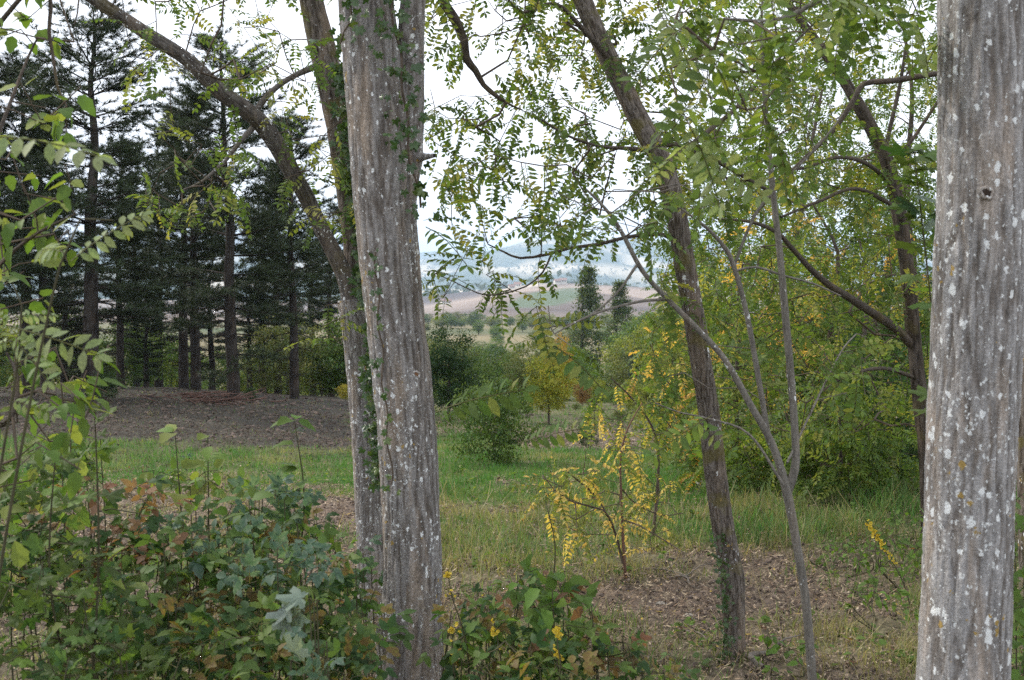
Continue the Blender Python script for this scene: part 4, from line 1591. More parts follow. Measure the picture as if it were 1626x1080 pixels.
# --- E: slim leaning tree
YE = 5.1
trunkE = limb([(1168, 1110, 44), (1167, 1050, 41), (1165, 980, 40), (1163, 925, 46), (1158, 890, 42), (1147, 830, 40), (1135, 740, 39), (1125, 650, 37), (1110, 560, 37), (1098, 480, 37), (1084, 400, 37),
               (1072, 330, 36), (1052, 260, 37), (1020, 200, 37), (985, 130, 35), (952, 62, 33), (925, 0, 32), (895, -70, 30), (850, -200, 26), (830, -450, 18)], [5.1] * 12 + [5.15, 5.2, 5.25, 5.3, 5.35, 5.4, 5.5, 5.6], .016, .9)
brE = [limb([(1082, 385, 9), (1050, 372, 7), (1000, 376, 6), (950, 388, 5.5), (905, 394, 5), (870, 404, 4.5), (826, 410, 4), (800, 400, 3), (775, 388, 2)], [5.1, 5.05, 5., 5., 5., 5., 5., 5., 5.], .04),
       limb([(1060, 262, 10), (1110, 220, 8), (1170, 170, 6), (1230, 100, 5), (1290, 40, 3)], [5.15, 5.3, 5.5, 5.7, 5.8], .05),
       limb([(1040, 240, 9), (1000, 236, 7), (950, 232, 5), (900, 215, 4), (860, 190, 3)], [5.2, 5.1, 5., 4.9, 4.8], .05),
       limb([(968, 95, 10), (920, 40, 8), (880, 5, 6), (830, 20, 5), (800, -10, 4)], [5.25, 5.2, 5.1, 5., 4.9], .05),
       limb([(1035, 225, 11), (1090, 235, 9), (1150, 262, 8), (1215, 300, 6), (1280, 330, 4)], [5.2, 5.5, 5.9, 6.2, 6.5], .05),
       limb([(875, 405, 3.5), (862, 432, 3), (835, 455, 2.6), (790, 468, 2.4), (760, 466, 2), (722, 448, 1.8), (690, 434, 1.4)], 5.0, .04)]
baseE = np.array([P(1168, 1085, YE)[0], YE, float(terrain(P(1168, 1085, YE)[0], YE))])
attE = np.concatenate([pixblob(rt, 150, 830, 1060, -60, 240, 5.15, 6.6), pixblob(rt, 110, 1050, 1330, -60, 300, 5.2, 7.), pixblob(rt, 56, 860, 1080, 200, 375, 4.5, 5.6),
                       pixblob(rt, 10, 690, 900, 385, 480, 4.7, 5.2), pixblob(rt, 20, 740, 900, 250, 370, 4.4, 5.1), pixblob(rt, 8, 1010, 1080, 400, 520, 4.6, 5.4), pixblob(rt, 80, 800, 1300, -500, -60, 4.4, 6.5)])
near_tree('locust_tree', baseE, 'slim brown trunk leaning left with a kink and ivy near its foot', 'locust tree',
          [('trunk', trunkE, 80, M_BARK_M, dict(rough=.0035, ridge=True, fscale=85., seed=31.))] + [('branch', b, 10, M_BARK_D, {}) for b in brE],
          attE, FR_MIX, fsize=(.12, .18), per=.95, seed=505, clumpy=.35)

# --- F: thin grey multi-stemmed sapling
YF = 4.6
stemsF = [limb([(1296, 1150, 22), (1290, 1080, 18.5), (1280, 960, 17.5), (1266, 870, 17), (1250, 785, 18), (1228, 710, 15), (1190, 640, 13.5), (1150, 570, 12), (1105, 520, 11.5), (1060, 475, 10), (1020, 430, 9), (985, 365, 8), (960, 330, 6), (930, 300, 4)], 4.6, .03, .82),
          limb([(1248, 790, 14), (1262, 745, 14), (1263, 700, 12.5), (1256, 600, 12), (1247, 500, 12), (1238, 400, 10.5), (1228, 310, 9.5), (1218, 200, 8), (1211, 110, 7), (1209, 50, 5), (1212, -30, 3)], 4.65, .03),
          limb([(1222, 704, 9), (1206, 610, 9), (1186, 500, 8.5), (1166, 425, 8), (1150, 392, 7), (1120, 360, 5), (1080, 330, 3)], 4.7, .03),
          limb([(1165, 424, 5), (1190, 360, 5), (1215, 318, 4.5), (1262, 270, 4), (1305, 225, 3.5), (1340, 180, 3)], 4.8, .03),
          limb([(1170, 430, 4), (1200, 424, 4), (1245, 438, 3.8), (1290, 450, 3.2), (1335, 470, 2.5)], 4.65, .03),
          limb([(1244, 770, 5), (1190, 690, 3.6), (1130, 666, 3), (1080, 655, 2.4), (1040, 640, 2)], 4.55, .03),
          limb([(1060, 475, 5), (1010, 480, 4.5), (940, 500, 3.5), (880, 530, 2.5)], [4.6, 4.5, 4.4, 4.3], .03),
          limb([(1012, 420, 5), (975, 470, 3.6), (920, 510, 3), (850, 522, 2)], [4.6, 4.55, 4.5, 4.4], .03),
          limb([(1250, 735, 4), (1290, 650, 3.4), (1335, 560, 2.6), (1360, 530, 2)], [4.6, 4.8, 5., 5.1], .03)]
baseF = np.array([P(1294, 1120, YF)[0], YF, float(terrain(P(1294, 1120, YF)[0], YF))])
exF = [frond_at(822, 704, 3.2, 905, 676, 3.1, (0, -1, .4)), frond_at(1130, 660, 3.0, 1045, 705, 2.9, (0, -1, .6)), frond_at(1090, 660, 3.1, 1160, 700, 3., (0, -1, .6)),
       frond_at(1220, 100, 3.0, 1180, 70, 2.9), frond_at(1215, 105, 3.0, 1260, 95, 2.9), frond_at(1085, 300, 3.3, 1035, 335, 3.2), frond_at(1090, 250, 3.2, 1150, 262, 3.1),
       frond_at(1360, 600, 3.6, 1362, 680, 3.6), frond_at(1300, 600, 4., 1370, 575, 4.), frond_at(860, 540, 4.2, 960, 575, 4.), frond_at(1000, 330, 3.2, 925, 345, 3.1)]
exF = (np.array([e[0] for e in exF]), np.array([e[1] for e in exF]), np.array([5, 0, 1, 6, 5, 0, 5, 5, 0, 5, 1]))
attF = np.concatenate([pixblob(rt, 20, 860, 1080, 290, 370, 4.0, 4.8), pixblob(rt, 6, 840, 910, 480, 560, 4., 4.6), pixblob(rt, 22, 1080, 1300, 30, 330, 4.2, 5.), pixblob(rt, 24, 1060, 1380, 480, 660, 4.6, 5.2)])
near_tree('locust_sapling', baseF, 'thin smooth grey sapling splitting into three bare stems', 'sapling',
          [('stem', s_, 14, M_BARK_G, {}) for s_ in stemsF], attF, FR_MIX, mat_twig=M_TWIG_G, fsize=(.13, .19), per=.3, seed=506, extra=exF)

# --- G: dark forked tree behind right
YG = 7.5
trunkG = limb([(1480, 930, 36), (1477, 860, 33), (1474, 780, 31), (1470, 700, 30), (1462, 640, 30), (1455, 580, 27), (1447, 500, 27), (1441, 430, 26), (1431, 360, 27), (1418, 290, 27), (1402, 240, 26), (1368, 175, 24), (1335, 120, 20), (1300, 70, 18), (1270, 30, 15), (1225, -40, 13), (1200, -150, 9)], YG, .03, .85)
brG = [limb([(1448, 548, 20), (1420, 520, 19), (1390, 500, 18), (1352, 475, 17), (1320, 455, 15), (1290, 430, 13), (1258, 395, 11), (1232, 368, 9), (1190, 352, 7), (1140, 348, 5)], [7.5, 7.4, 7.3, 7.2, 7.1, 7.0, 6.9, 6.8, 6.8, 6.8], .04, .75),
       limb([(1352, 150, 15), (1330, 112, 14), (1305, 78, 12), (1282, 50, 10), (1265, 10, 8)], 7.4, .04, .8),
       limb([(1404, 246, 8), (1414, 200, 7), (1430, 130, 6), (1440, 60, 4)], 7.5, .04),
       limb([(1412, 268, 7), (1450, 220, 6), (1490, 160, 5)], 7.5, .04),
       limb([(1420, 300, 8), (1380, 262, 7), (1330, 250, 6), (1270, 268, 5), (1220, 262, 3)], [7.5, 7.3, 7.1, 6.9, 6.8], .04),
       limb([(1425, 330, 8), (1360, 300, 6), (1300, 320, 5), (1240, 345, 4)], [7.5, 7.2, 7., 6.9], .04),
       limb([(1540, 112, 9), (1480, 118, 9), (1420, 128, 9), (1372, 133, 9), (1358, 155, 9), (1325, 205, 8), (1290, 240, 7), (1245, 285, 6), (1195, 345, 5)], [6.2] * 9, .04),
       limb([(1455, 600, 7), (1400, 585, 6), (1340, 600, 4), (1280, 640, 3)], [7.5, 7.3, 7.1, 7.], .04)]
baseG = np.array([P(1478, 880, YG)[0], YG, float(terrain(P(1478, 880, YG)[0], YG))])
attG = np.concatenate([pixblob(rt, 190, 1060, 1500, -60, 260, 7., 9.2), pixblob(rt, 210, 1090, 1480, 250, 480, 7., 9.2), pixblob(rt, 150, 1120, 1480, 460, 700, 6.9, 9.), pixblob(rt, 40, 1150, 1500, -300, -60, 6.4, 8.5)])
near_tree('locust_tree', baseG, 'dark forked trunk behind the thicket leaves, left of the lichen trunk', 'locust tree',
          [('trunk', trunkG, 48, M_BARK_D, dict(rough=.006, ridge=True, fscale=30., seed=36.))] + [('branch', b, 10, M_BARK_D, {}) for b in brG],
          attG, FR_MIX, fsize=(.15, .22), per=1.05, seed=507, step=.12, clumpy=.6)

# --- yellow sapling
YS = 7.2
gS = ground_at(993, 918)
YS = float(gS[1])
sS = [limb([(994, 925, 9), (990, 870, 8.5), (987, 800, 7), (985, 740, 6), (990, 700, 5), (1003, 668, 4), (1020, 640, 3)], YS, .04, .6),
      limb([(989, 895, 4.5), (978, 850, 4), (962, 815, 3.8), (940, 805, 3.2), (905, 795, 2.6), (880, 778, 2)], [YS, YS, YS - .1, YS - .2, YS - .3, YS - .3], .04),
      limb([(962, 815, 3.4), (948, 790, 3), (920, 765, 2.4), (900, 748, 2)], [YS - .1, YS - .1, YS - .2, YS - .2], .04),
      limb([(988, 825, 3), (1015, 835, 2.6), (1050, 855, 2.2), (1090, 880, 1.8)], [YS, YS - .2, YS - .3, YS - .5], .04),
      limb([(986, 775, 2.6), (1010, 800, 2.2), (1050, 818, 1.8), (1085, 815, 1.4)], [YS, YS + .1, YS + .1, YS + .2], .04)]
attS = np.concatenate([pixblob(rt, 66, 860, 1000, 745, 850, YS - .5, YS + .4), pixblob(rt, 20, 925, 1030, 650, 750, YS - .4, YS + .4), pixblob(rt, 18, 1000, 1085, 740, 850, YS - .4, YS + .3), pixblob(rt, 4, 940, 1040, 850, 900, YS - .3, YS + .3)])
near_tree('yellow_sapling', gS, 'slender young locust with bright yellow autumn leaves in the clearing', 'sapling', [('stem', s_, 8, plain_mat('reddish_stem', (.15, .085, .06)) if k == 0 else M_TWIG, {}) for k, s_ in enumerate(sS)],
          attS, FR_Y, fsize=(.11, .18), per=.55, seed=508, step=.09, gravity=.45)
# yellowish locust spray above it
gS2 = ground_at(1035, 860)
YY = float(gS2[1])
s2 = [limb([(1035, 868, 6), (1045, 760, 5), (1040, 690, 4), (1010, 640, 3), (970, 600, 2)], YY, .05)]
near_tree('yellow_sapling', gS2, 'thin locust whose yellow-green sprays hang above the yellow sapling', 'sapling', [('stem', s2[0], 8, M_TWIG, {})],
          np.concatenate([pixblob(rt, 30, 940, 1090, 600, 690, YY - .6, YY + .4), pixblob(rt, 18, 1025, 1110, 480, 600, YY - .4, YY + .4)]),
          [FR_G[6], FR_G[1], FR_MIX[5], FR_MIX[6], FR_Y[2]], fsize=(.13, .2), per=.8, seed=509, step=.08, gravity=.8)

# ================================================================== IVY
def ivy(name, path, label, r, n, size, rad, seed, facing=(0, -1, .2), limit=290):
    """path (n,3) along a trunk's surface; leaves spread round it"""
    rng = np.random.default_rng(seed)
    base = path[0].copy()
    root = thing(name, base, label, 'ivy')
    cp = catmull(np.column_stack([path, np.full(len(path), r)]), .03)
    cp[:, :2] += .006 * np.sin(np.linspace(0, 25, len(cp)))[:, None]
    tube_obj('stem', cp, 6, M_TWIG, root, base)
    k = rng.integers(0, len(cp), n)
    pos = cp[k, :3] + rng.normal(size=(n, 3)) * np.array([rad, rad * .35, rad * .6]) + np.array([0, -.015, 0])
    d = unit(rng.normal(size=(n, 3)) * .7 + np.array([0, -.2, -.7]))
    up = unit(np.asarray(facing) + rng.normal(size=(n, 3)) * .4)
    Ms = frames(d, up, size * rng.uniform(.55, 1.3, n))
    put_leaves(root, base, IVY, rng.integers(0, len(IVY), n), Ms, pos, M_IVY, limit=limit, minpx=8)


ivy('ivy', np.array([P(601, 760, 5.62), P(600, 690, 5.62), P(594, 600, 5.65), P(590, 520, 5.66), P(583, 450, 5.72), P(574, 380, 5.8), P(562, 300, 5.83), P(553, 200, 5.83), P(550, 120, 5.8), P(560, 50, 5.75)]),
    'ivy climbing up the forked trunk behind the big middle one', .004, 620, .05, .026, 601)
ivy('ivy', np.array([P(668, 330, 4.30), P(650, 240, 4.27), P(645, 180, 4.26), P(638, 110, 4.26), P(628, 50, 4.25), P(622, -20, 4.25), P(618, -120, 4.25)]),
    'ivy with broad dark leaves in the fork at the top of the big trunk', .004, 120, .042, .042, 602)
ivy('ivy', np.array([P(1155, 1090, 5.0), P(1152, 1040, 5.), P(1150, 980, 5.0), P(1147, 920, 5.01), P(1143, 880, 5.02), P(1140, 850, 5.03)]),
    'small-leaved ivy at the foot of the slim leaning trunk', .003, 190, .022, .018, 603)
ivy('ivy', np.array([P(622, 770, 4.21), P(616, 690, 4.2), P(611, 640, 4.2), P(606, 560, 4.22), P(600, 480, 4.22), P(597, 400, 4.22)]),
    'thin ivy strand on the left edge of the big middle trunk', .003, 34, .03, .014, 604)
ivy('ivy', np.array([P(540, 70, 4.24), P(556, 30, 4.22), P(560, -30, 4.22)]), 'clump of ivy on the top left of the big middle trunk', .003, 34, .04, .05, 605)

# ================================================================== LEFT EDGE: elm sapling, ash shoots, vine
x0 = P(-60, 900, 3.1)[0]
baseEl = np.array([x0, 3.1, float(terrain(x0, 3.1))])
elmL = [limb([(-40, 1350, 30), (-50, 1100, 26), (-70, 800, 24), (-60, 500, 20), (-40, 250, 16), (-20, 0, 12), (10, -250, 6)], 3.1, .04),
        limb([(-70, 760, 12), (-20, 690, 9), (20, 660, 8), (28, 600, 6), (10, 560, 4)], [3.1, 3., 2.9, 2.9, 2.9], .03),
        limb([(-45, 330, 10), (10, 180, 6), (45, 90, 4), (60, 60, 3)], [3.1, 3.2, 3.3, 3.3], .03),
        limb([(-20, 60, 8), (60, -30, 7), (80, 0, 6.5), (78, 50, 6), (85, 95, 5), (92, 140, 4), (106, 168, 2.5)], [3.1, 3., 3., 3., 3., 3., 3.], .02),
        limb([(-60, 500, 10), (0, 420, 7), (60, 370, 5), (120, 340, 3)], [3.1, 3., 2.9, 2.9], .03),
        limb([(10, -250, 6), (110, -60, 4), (125, 0, 3), (118, 40, 2)], [3.1, 3.2, 3.2, 3.2], .03)]
attEl = np.concatenate([pixblob(rt, 34, -100, 150, -60, 240, 2.8, 3.6), pixblob(rt, 46, -150, 120, 240, 420, 2.6, 3.5), pixblob(rt, 34, -150, 110, 400, 560, 2.8, 3.6),
                        pixblob(rt, 60, -140, 150, 600, 790, 2.7, 3.6), pixblob(rt, 10, 110, 180, 540, 700, 2.9, 3.3)])
near_tree('elm_sapling', baseEl, 'leafy young elm filling the left edge with toothed green leaves', 'elm sapling',
          [('stem', s_, 14, M_BARK_D, {}) for s_ in elmL], attEl, LF_ELM + LF_LIME[:2], fsize=(.036, .062), per=1.5, seed=701, gravity=.5, leafr=.004)


def ash_shoot(px0, py0, px1, py1, Y, label, seed, fr, w=5):
    a = P(px0, py0, Y)
    b0 = np.array([P(-110, 900, Y)[0], Y + .05, float(terrain(a[0], Y))])
    m = [np.array([*b0, .004]), np.array([*(a * .5 + b0 * .5 + np.array([-.05, 0, 0])), .0035]), np.array([*a, .0022]), np.array([*P(px1, py1, Y), .0012])]
    pr = catmull(np.array(m), .04)
    root = thing('ash_shoot', b0, label, 'ash shoot')
    tube_obj('stem', pr, 8, M_STEM, root, b0)
    A = np.array([f[0] for f in fr])
    Ms = np.array([f[1] for f in fr])
    put_leaves(root, b0, FR_PALE, np.arange(len(fr)) % 4, Ms, A, M_LEAF, minpx=1)


ash_shoot(30, 560, 20, 450, 2.3, 'ash shoot with pale cream-green leaflets in front of the elm leaves', 1,
          [frond_at(20, 520, 2.3, 135, 545, 2.2, (0, -1, .5)), frond_at(20, 505, 2.3, 90, 490, 2.35, (0, -1, .6)), frond_at(20, 530, 2.3, 60, 590, 2.2, (0, -1, .4)), frond_at(20, 540, 2.3, -60, 560, 2.3, (0, -1, .5)),
           frond_at(20, 515, 2.3, -40, 480, 2.3, (0, -1, .5))])
ash_shoot(-40, 260, -30, 200, 1.9, 'blurred pale locust leaf reaching in from the left at the height of the pine tops', 2,
          [frond_at(-40, 218, 1.9, 150, 200, 1.85, (0, -.5, 1)), frond_at(-40, 200, 1.9, -20, 260, 1.9, (0, -1, .5))])
ash_shoot(96, 420, 180, 350, 2.2, 'pale green compound leaf standing up before the pine trunks', 3,
          [frond_at(112, 415, 2.2, 212, 325, 2.2, (-.3, -1, .5)), frond_at(100, 400, 2.2, 40, 380, 2.3, (0, -1, .5))])
ash_shoot(-30, 660, 20, 625, 2.5, 'small shoot with a round cluster of pale leaflets low at the left edge', 4,
          [frond_at(15, 635, 2.5, 75, 650, 2.45, (0, -1, .5))])


_COMP = {id(t) for t in CP_G + CP_GREY + CP_BR + PM_GREY}


def nm_small(n):
    return n in ('nettle', 'leafy_shoot', 'hop_plant')


def bush(name, cx, cy, Y, rad, n, ts, size, label, cat='bramble', seed=0, weights=None, per=.9, stems=4, mat=M_STEM, lift=.35, minpx=9, limit=200, group=None):
    rng = np.random.default_rng(seed)
    c = P(cx, cy, Y)
    gz = float(terrain(c[0], Y))
    base = np.array([c[0], Y, gz])
    limbs = []
    for i in range(stems):
        a = rng.uniform(0, 6.28)
        top = c + np.array([math.cos(a) * rad[0] * .6, math.sin(a) * rad[1] * .6, rng.uniform(0, .7) * rad[2]])
        mid = (base + top) / 2 + np.array([math.cos(a), math.sin(a), 0]) * rad[0] * .45
        limbs.append(('stem', catmull(np.array([[*(base + np.array([math.cos(a), math.sin(a), 0]) * .03), .0035], [*mid, .0028], [*top, .0016]]), .04), 6, mat, {}))
    att = blob(rng, n, c, rad, .6)
    att = att[att[:, 2] > terrain(att[:, 0], att[:, 1]) + .02]
    sk = Skel([l[1] for l in limbs]).grow(att, step=.06, wob=.03, rng=rng)
    sk.finish(tip=.0013, cap=.004)
    root = thing(name, base, label, cat, group)
    for pn, pr, ns, mt, kw in limbs:
        tube_obj(pn, pr, ns, mt, root, base)
    me = sk.mesh(base, mat, 3)
    if me:
        link_obj('twigs', me, root)['kind'] = 'stuff'
    pos, dr = sk.leafspots(rng, rmax=.0035, per=per, gravity=.25)
    m = len(pos)
    up = unit(np.array([0, -lift, 1.]) + rng.normal(size=(m, 3)) * .38)
    ti = rng.choice(len(ts), m, p=weights)
    small = np.array([1. if id(t) in _COMP or nm_small(name) else .52 for t in ts])
    Ms = frames(dr, up, rng.uniform(*size, m) * small[ti])
    put_leaves(root, base, ts, ti, Ms, pos, M_LEAF, limit=limit, minpx=minpx)
    return root


MIXG = CP_G + PM_G[:4]
DRY = CP_BR + LF_BROWN[:2] + CP_G[:3] + LF_ELM[:1]
bl = [
    ('hop_plant', 30, 800, 3.5, (.24, .3, .18), 55, PM_G + LF_LIME, (.07, .11), 'lobed bright green leaves at the left edge below the elm'),
    ('hop_plant', 60, 960, 3.1, (.24, .3, .2), 75, PM_G + LF_LIME[:1], (.07, .11), 'mass of lobed light green leaves in the lower left corner'),
    ('hop_plant', 110, 1060, 2.9, (.2, .3, .1), 40, PM_G + CP_G[:2], (.08, .11), 'lobed leaves along the bottom edge in the left corner'),
    ('dry_bramble', 190, 790, 4.0, (.22, .25, .07), 26, DRY, (.08, .12), 'withered bramble with reddish brown leaves on top of the thicket at the left'),
    ('dry_bramble', 240, 868, 3.8, (.22, .25, .08), 26, DRY, (.08, .12), 'withered brown bramble leaves below the reddish brown ones'),
    ('bramble', 140, 880, 3.8, (.2, .3, .12), 50, MIXG + CP_BR[:2], (.09, .13), 'bramble with mixed green and brown leaves left of the dried one'),
    ('bramble', 190, 1010, 3.5, (.22, .3, .15), 70, MIXG, (.09, .13), 'green bramble above the bottom edge, left of its middle'),
    ('bramble', 330, 940, 3.8, (.24, .3, .14), 80, CP_G, (.10, .14), 'dark green bramble in the middle of the lower left thicket'),
    ('bramble', 340, 1060, 3.3, (.22, .3, .13), 65, CP_G + PM_G[:2], (.10, .14), 'dark bramble at the bottom edge below the grey leaves'),
    ('bramble', 400, 840, 4.3, (.24, .3, .12), 65, CP_G + LF_ELM, (.09, .12), 'bramble with smooth green leaves behind the whitish leaves'),
    ('mildewed_bramble', 330, 850, 3.9, (.2, .2, .05), 13, CP_GREY, (.10, .13), 'low spray of grey-green mildewed leaves left of the others'),
    ('mildewed_bramble', 440, 880, 3.7, (.16, .2, .10), 17, CP_GREY, (.10, .13), 'bramble whose leaves are coated whitish grey with mildew'),
    ('mildewed_bramble', 440, 790, 4.3, (.12, .2, .06), 14, CP_GREY, (.09, .12), 'topmost spray of grey mildewed leaves near the ploughed heap'),
    ('grey_leaved_shoot', 480, 965, 3.0, (.06, .1, .05), 4, PM_GREY, (.12, .15), 'shoot with large jagged silvery leaves left of the big trunk\'s foot'),
    ('grey_leaved_shoot', 495, 1050, 2.9, (.08, .1, .05), 6, PM_GREY + CP_GREY[:3], (.10, .14), 'shoot with large silvery leaves at the bottom edge left of the big trunk'),
    ('mildewed_bramble', 570, 920, 4.5, (.07, .2, .13), 16, CP_GREY + CP_G[:2], (.09, .12), 'grey-leaved bramble against the foot of the forked trunk'),
    ('bramble', 520, 960, 3.8, (.17, .3, .16), 55, CP_G, (.09, .13), 'green bramble between the silvery leaves and the forked trunk'),
    ('bramble', 560, 1060, 3.5, (.12, .3, .12), 40, CP_G, (.09, .13), 'dark bramble at the bottom edge touching the big trunk'),
    ('bramble', 480, 840, 4.7, (.18, .3, .08), 34, CP_G + LF_ELM, (.08, .11), 'low green bramble before the ploughed heap'),
    ('hop_plant', 300, 765, 4.6, (.24, .3, .06), 34, LF_LIME + PM_G[:2] + LF_ELM, (.06, .09), 'loose light green leaves at the top of the left thicket'),
    ('hop_plant', 110, 730, 4.1, (.16, .3, .10), 34, LF_ELM + PM_G, (.06, .09), 'green leaves standing before the mown grass at the left'),
    ('bramble', 20, 890, 3.6, (.15, .3, .12), 40, MIXG, (.09, .13), 'green bramble in the thicket at the very left edge'),
    ('bramble', 265, 990, 4.1, (.22, .3, .12), 50, MIXG + DRY[:1], (.09, .13), 'green bramble with a few brown leaves in the heart of the thicket'),
    ('bramble', 430, 1010, 3.7, (.18, .3, .15), 55, CP_G, (.09, .13), 'dark green bramble behind the silvery leaves'),
    ('bramble', 750, 1000, 4.0, (.13, .3, .1), 34, CP_G + LF_ELM, (.08, .12), 'green bramble right of the big trunk among the yellow flowers'),
    ('leafy_shoot', 856, 960, 4.1, (.12, .2, .13), 34, LF_ELM + CP_G[:2], (.06, .11), 'upright leafy shoot with green leaves in the bottom middle'),
    ('leafy_shoot', 905, 990, 4.0, (.12, .2, .11), 30, LF_ELM + CP_G[2:4] + LF_BROWN[:1], (.06, .10), 'leafy shoot with some scorched leaves right of the upright one'),
    ('bramble', 830, 1050, 3.8, (.2, .3, .07), 60, CP_G + LF_ELM[:2], (.09, .13), 'low green bramble along the bottom edge in the middle'),
    ('bramble', 945, 1045, 4.0, (.18, .3, .06), 34, CP_G + LF_ELM[:2], (.08, .11), 'green bramble at the bottom edge left of the leaf litter'),
    ('bramble', 1020, 1062, 4.2, (.15, .25, .045), 22, CP_G, (.07, .10), 'small bramble at the bottom edge before the bare soil'),
    ('dry_bramble', 890, 930, 4.4, (.12, .2, .04), 10, DRY, (.08, .11), 'curled tan leaves above the leafy shoot'),
    ('dry_bramble', 790, 960, 4.5, (.16, .2, .03), 16, DRY, (.07, .10), 'brown leaves on the ground behind the yellow flowers'),
    ('dry_bramble', 960, 1020, 4.2, (.1, .2, .04), 12, DRY, (.08, .11), 'tan dry leaves at the bottom left of the bare soil'),
    ('nettle', 1440, 870, 6.4, (.22, .3, .22), 90, LF_ELM + CP_G[:1], (.035, .06), 'dark weedy clump left of the lichen trunk behind the goldenrod'),
    ('nettle', 1400, 948, 5.6, (.18, .3, .06), 44, LF_ELM, (.035, .06), 'low bright green weeds left of the lichen trunk'),
    ('nettle', 1340, 880, 6.7, (.25, .3, .08), 50, LF_ELM, (.03, .05), 'grassy green weeds at the edge of the thicket'),
    ('nettle', 1618, 930, 4.4, (.07, .2, .35), 70, LF_ELM + PM_G[:3], (.05, .08), 'green weeds between the lichen trunk and the right edge'),
    ('nettle', 1245, 1035, 4.9, (.2, .3, .035), 26, LF_ELM, (.03, .055), 'small weeds at the foot of the thin grey sapling'),
    ('nettle', 1110, 1000, 5.4, (.16, .3, .03), 22, LF_ELM, (.03, .05), 'small weeds left of the slim trunk\'s ivy'),
]
for i, (nm, cx, cy, Y, rad, n, ts, size, lab) in enumerate(bl):
    cat = {'hop_plant': 'hop plant', 'dry_bramble': 'bramble', 'bramble': 'bramble', 'mildewed_bramble': 'bramble', 'grey_leaved_shoot': 'shoot', 'leafy_shoot': 'shoot', 'nettle': 'weed'}[nm]
    bush(nm, cx, cy, Y, rad, int(n * (1.35 if nm in ('bramble', 'hop_plant') else 1)), ts, (size[0] * .65, size[1] * .62) if nm == 'hop_plant' else (size[0] * .92, size[1] * 1.) if nm in ('bramble', 'mildewed_bramble', 'dry_bramble') else (size[0] * .75, size[1] * .8), lab, cat, seed=800 + i, limit=130, minpx=11, lift=1.1 if nm in ('grey_leaved_shoot', 'mildewed_bramble') else .45)


def upright(name, px, ptop, Y, n, ts, size, lab, seed, lean=0.):
    rng = np.random.default_rng(seed)
    top = P(px, ptop, Y)
    base = np.array([top[0] - lean, Y, float(terrain(top[0], Y))])
    pr = catmull(np.array([[*base, .004], [*(base * .65 + top * .35 + rng.normal(size=3) * .02), .0035], [*(base * .3 + top * .7 + rng.normal(size=3) * .02), .0028], [*top, .0015]]), .04)
    root = thing(name, base, lab, 'shoot')
    tube_obj('stem', pr, 7, M_STEM, root, base)
    k = (len(pr) * (1 - rng.random(n) ** 1.3 * .5)).astype(int).clip(0, len(pr) - 1)
    a = rng.uniform(0, 6.28, n)
    d = unit(np.stack([np.cos(a), np.sin(a), rng.uniform(-.3, .5, n)], -1))
    Ms = frames(d, unit(np.array([0, -.4, 1.]) + rng.normal(size=(n, 3)) * .3), rng.uniform(*size, n))
    put_leaves(root, base, ts, rng.integers(0, len(ts), n), Ms, pr[k, :3], M_LEAF, minpx=4)


upright('leafy_shoot', 468, 668, 4.4, 16, LF_ELM + CP_GREY[:1], (.06, .09), 'tall shoot standing out of the thicket against the dark soil', 901)
upright('leafy_shoot', 278, 688, 4.3, 14, LF_LIME + CP_GREY[:1], (.06, .09), 'short shoot with pale top leaves before the bare mound', 902)
upright('leafy_shoot', 330, 690, 4.6, 10, LF_LIME, (.06, .09), 'lime green shoot right of the pale-topped one', 903)
upright('leafy_shoot', 395, 795, 4.0, 14, LF_ELM, (.07, .10), 'upright green shoot in the middle of the thicket top', 904)
upright('leafy_shoot', 150, 640, 3.1, 12, PM_G, (.07, .10), 'shoot with lobed leaves before the tallest pine\'s foot', 905)
upright('leafy_shoot', 90, 690, 3.1, 16, PM_G, (.07, .11), 'shoot with lobed leaves hanging at the left below the pale leaflets', 906)
upright('maple_shoot', 1452, 246, 3.7, 34, PM_G + PM_GREY[:1], (.08, .12), 'maple shoot whose blurred lobed leaves show left of the lichen trunk', 907, lean=-.22)
upright('green_stalk', 866, 795, 5.6, 0, LF_ELM, (.06, .1), 'bare green stalk standing left of the yellow sapling', 908, lean=-.03)

# ------------------------------------------------------------------ yellow flowers
M_PETAL = leaf_mat('yellow_petal', trans=.25)
BLOS = T()
for i in range(6):
    a = i * math.pi / 3
    BLOS.add(blade_leaf(1., .75, 3, -.15, -.3, (.52, .40, .05), wmax=.6), rz(a) @ ry(-.3))
BLOS.add(T([(.2, 0, .1), (0, .2, .1), (-.2, 0, .1), (0, -.2, .1), (0, 0, .35)], [(0, 1, 4), (1, 2, 4), (2, 3, 4), (3, 0, 4)], np.tile((.4, .28, .03), (5, 1))))


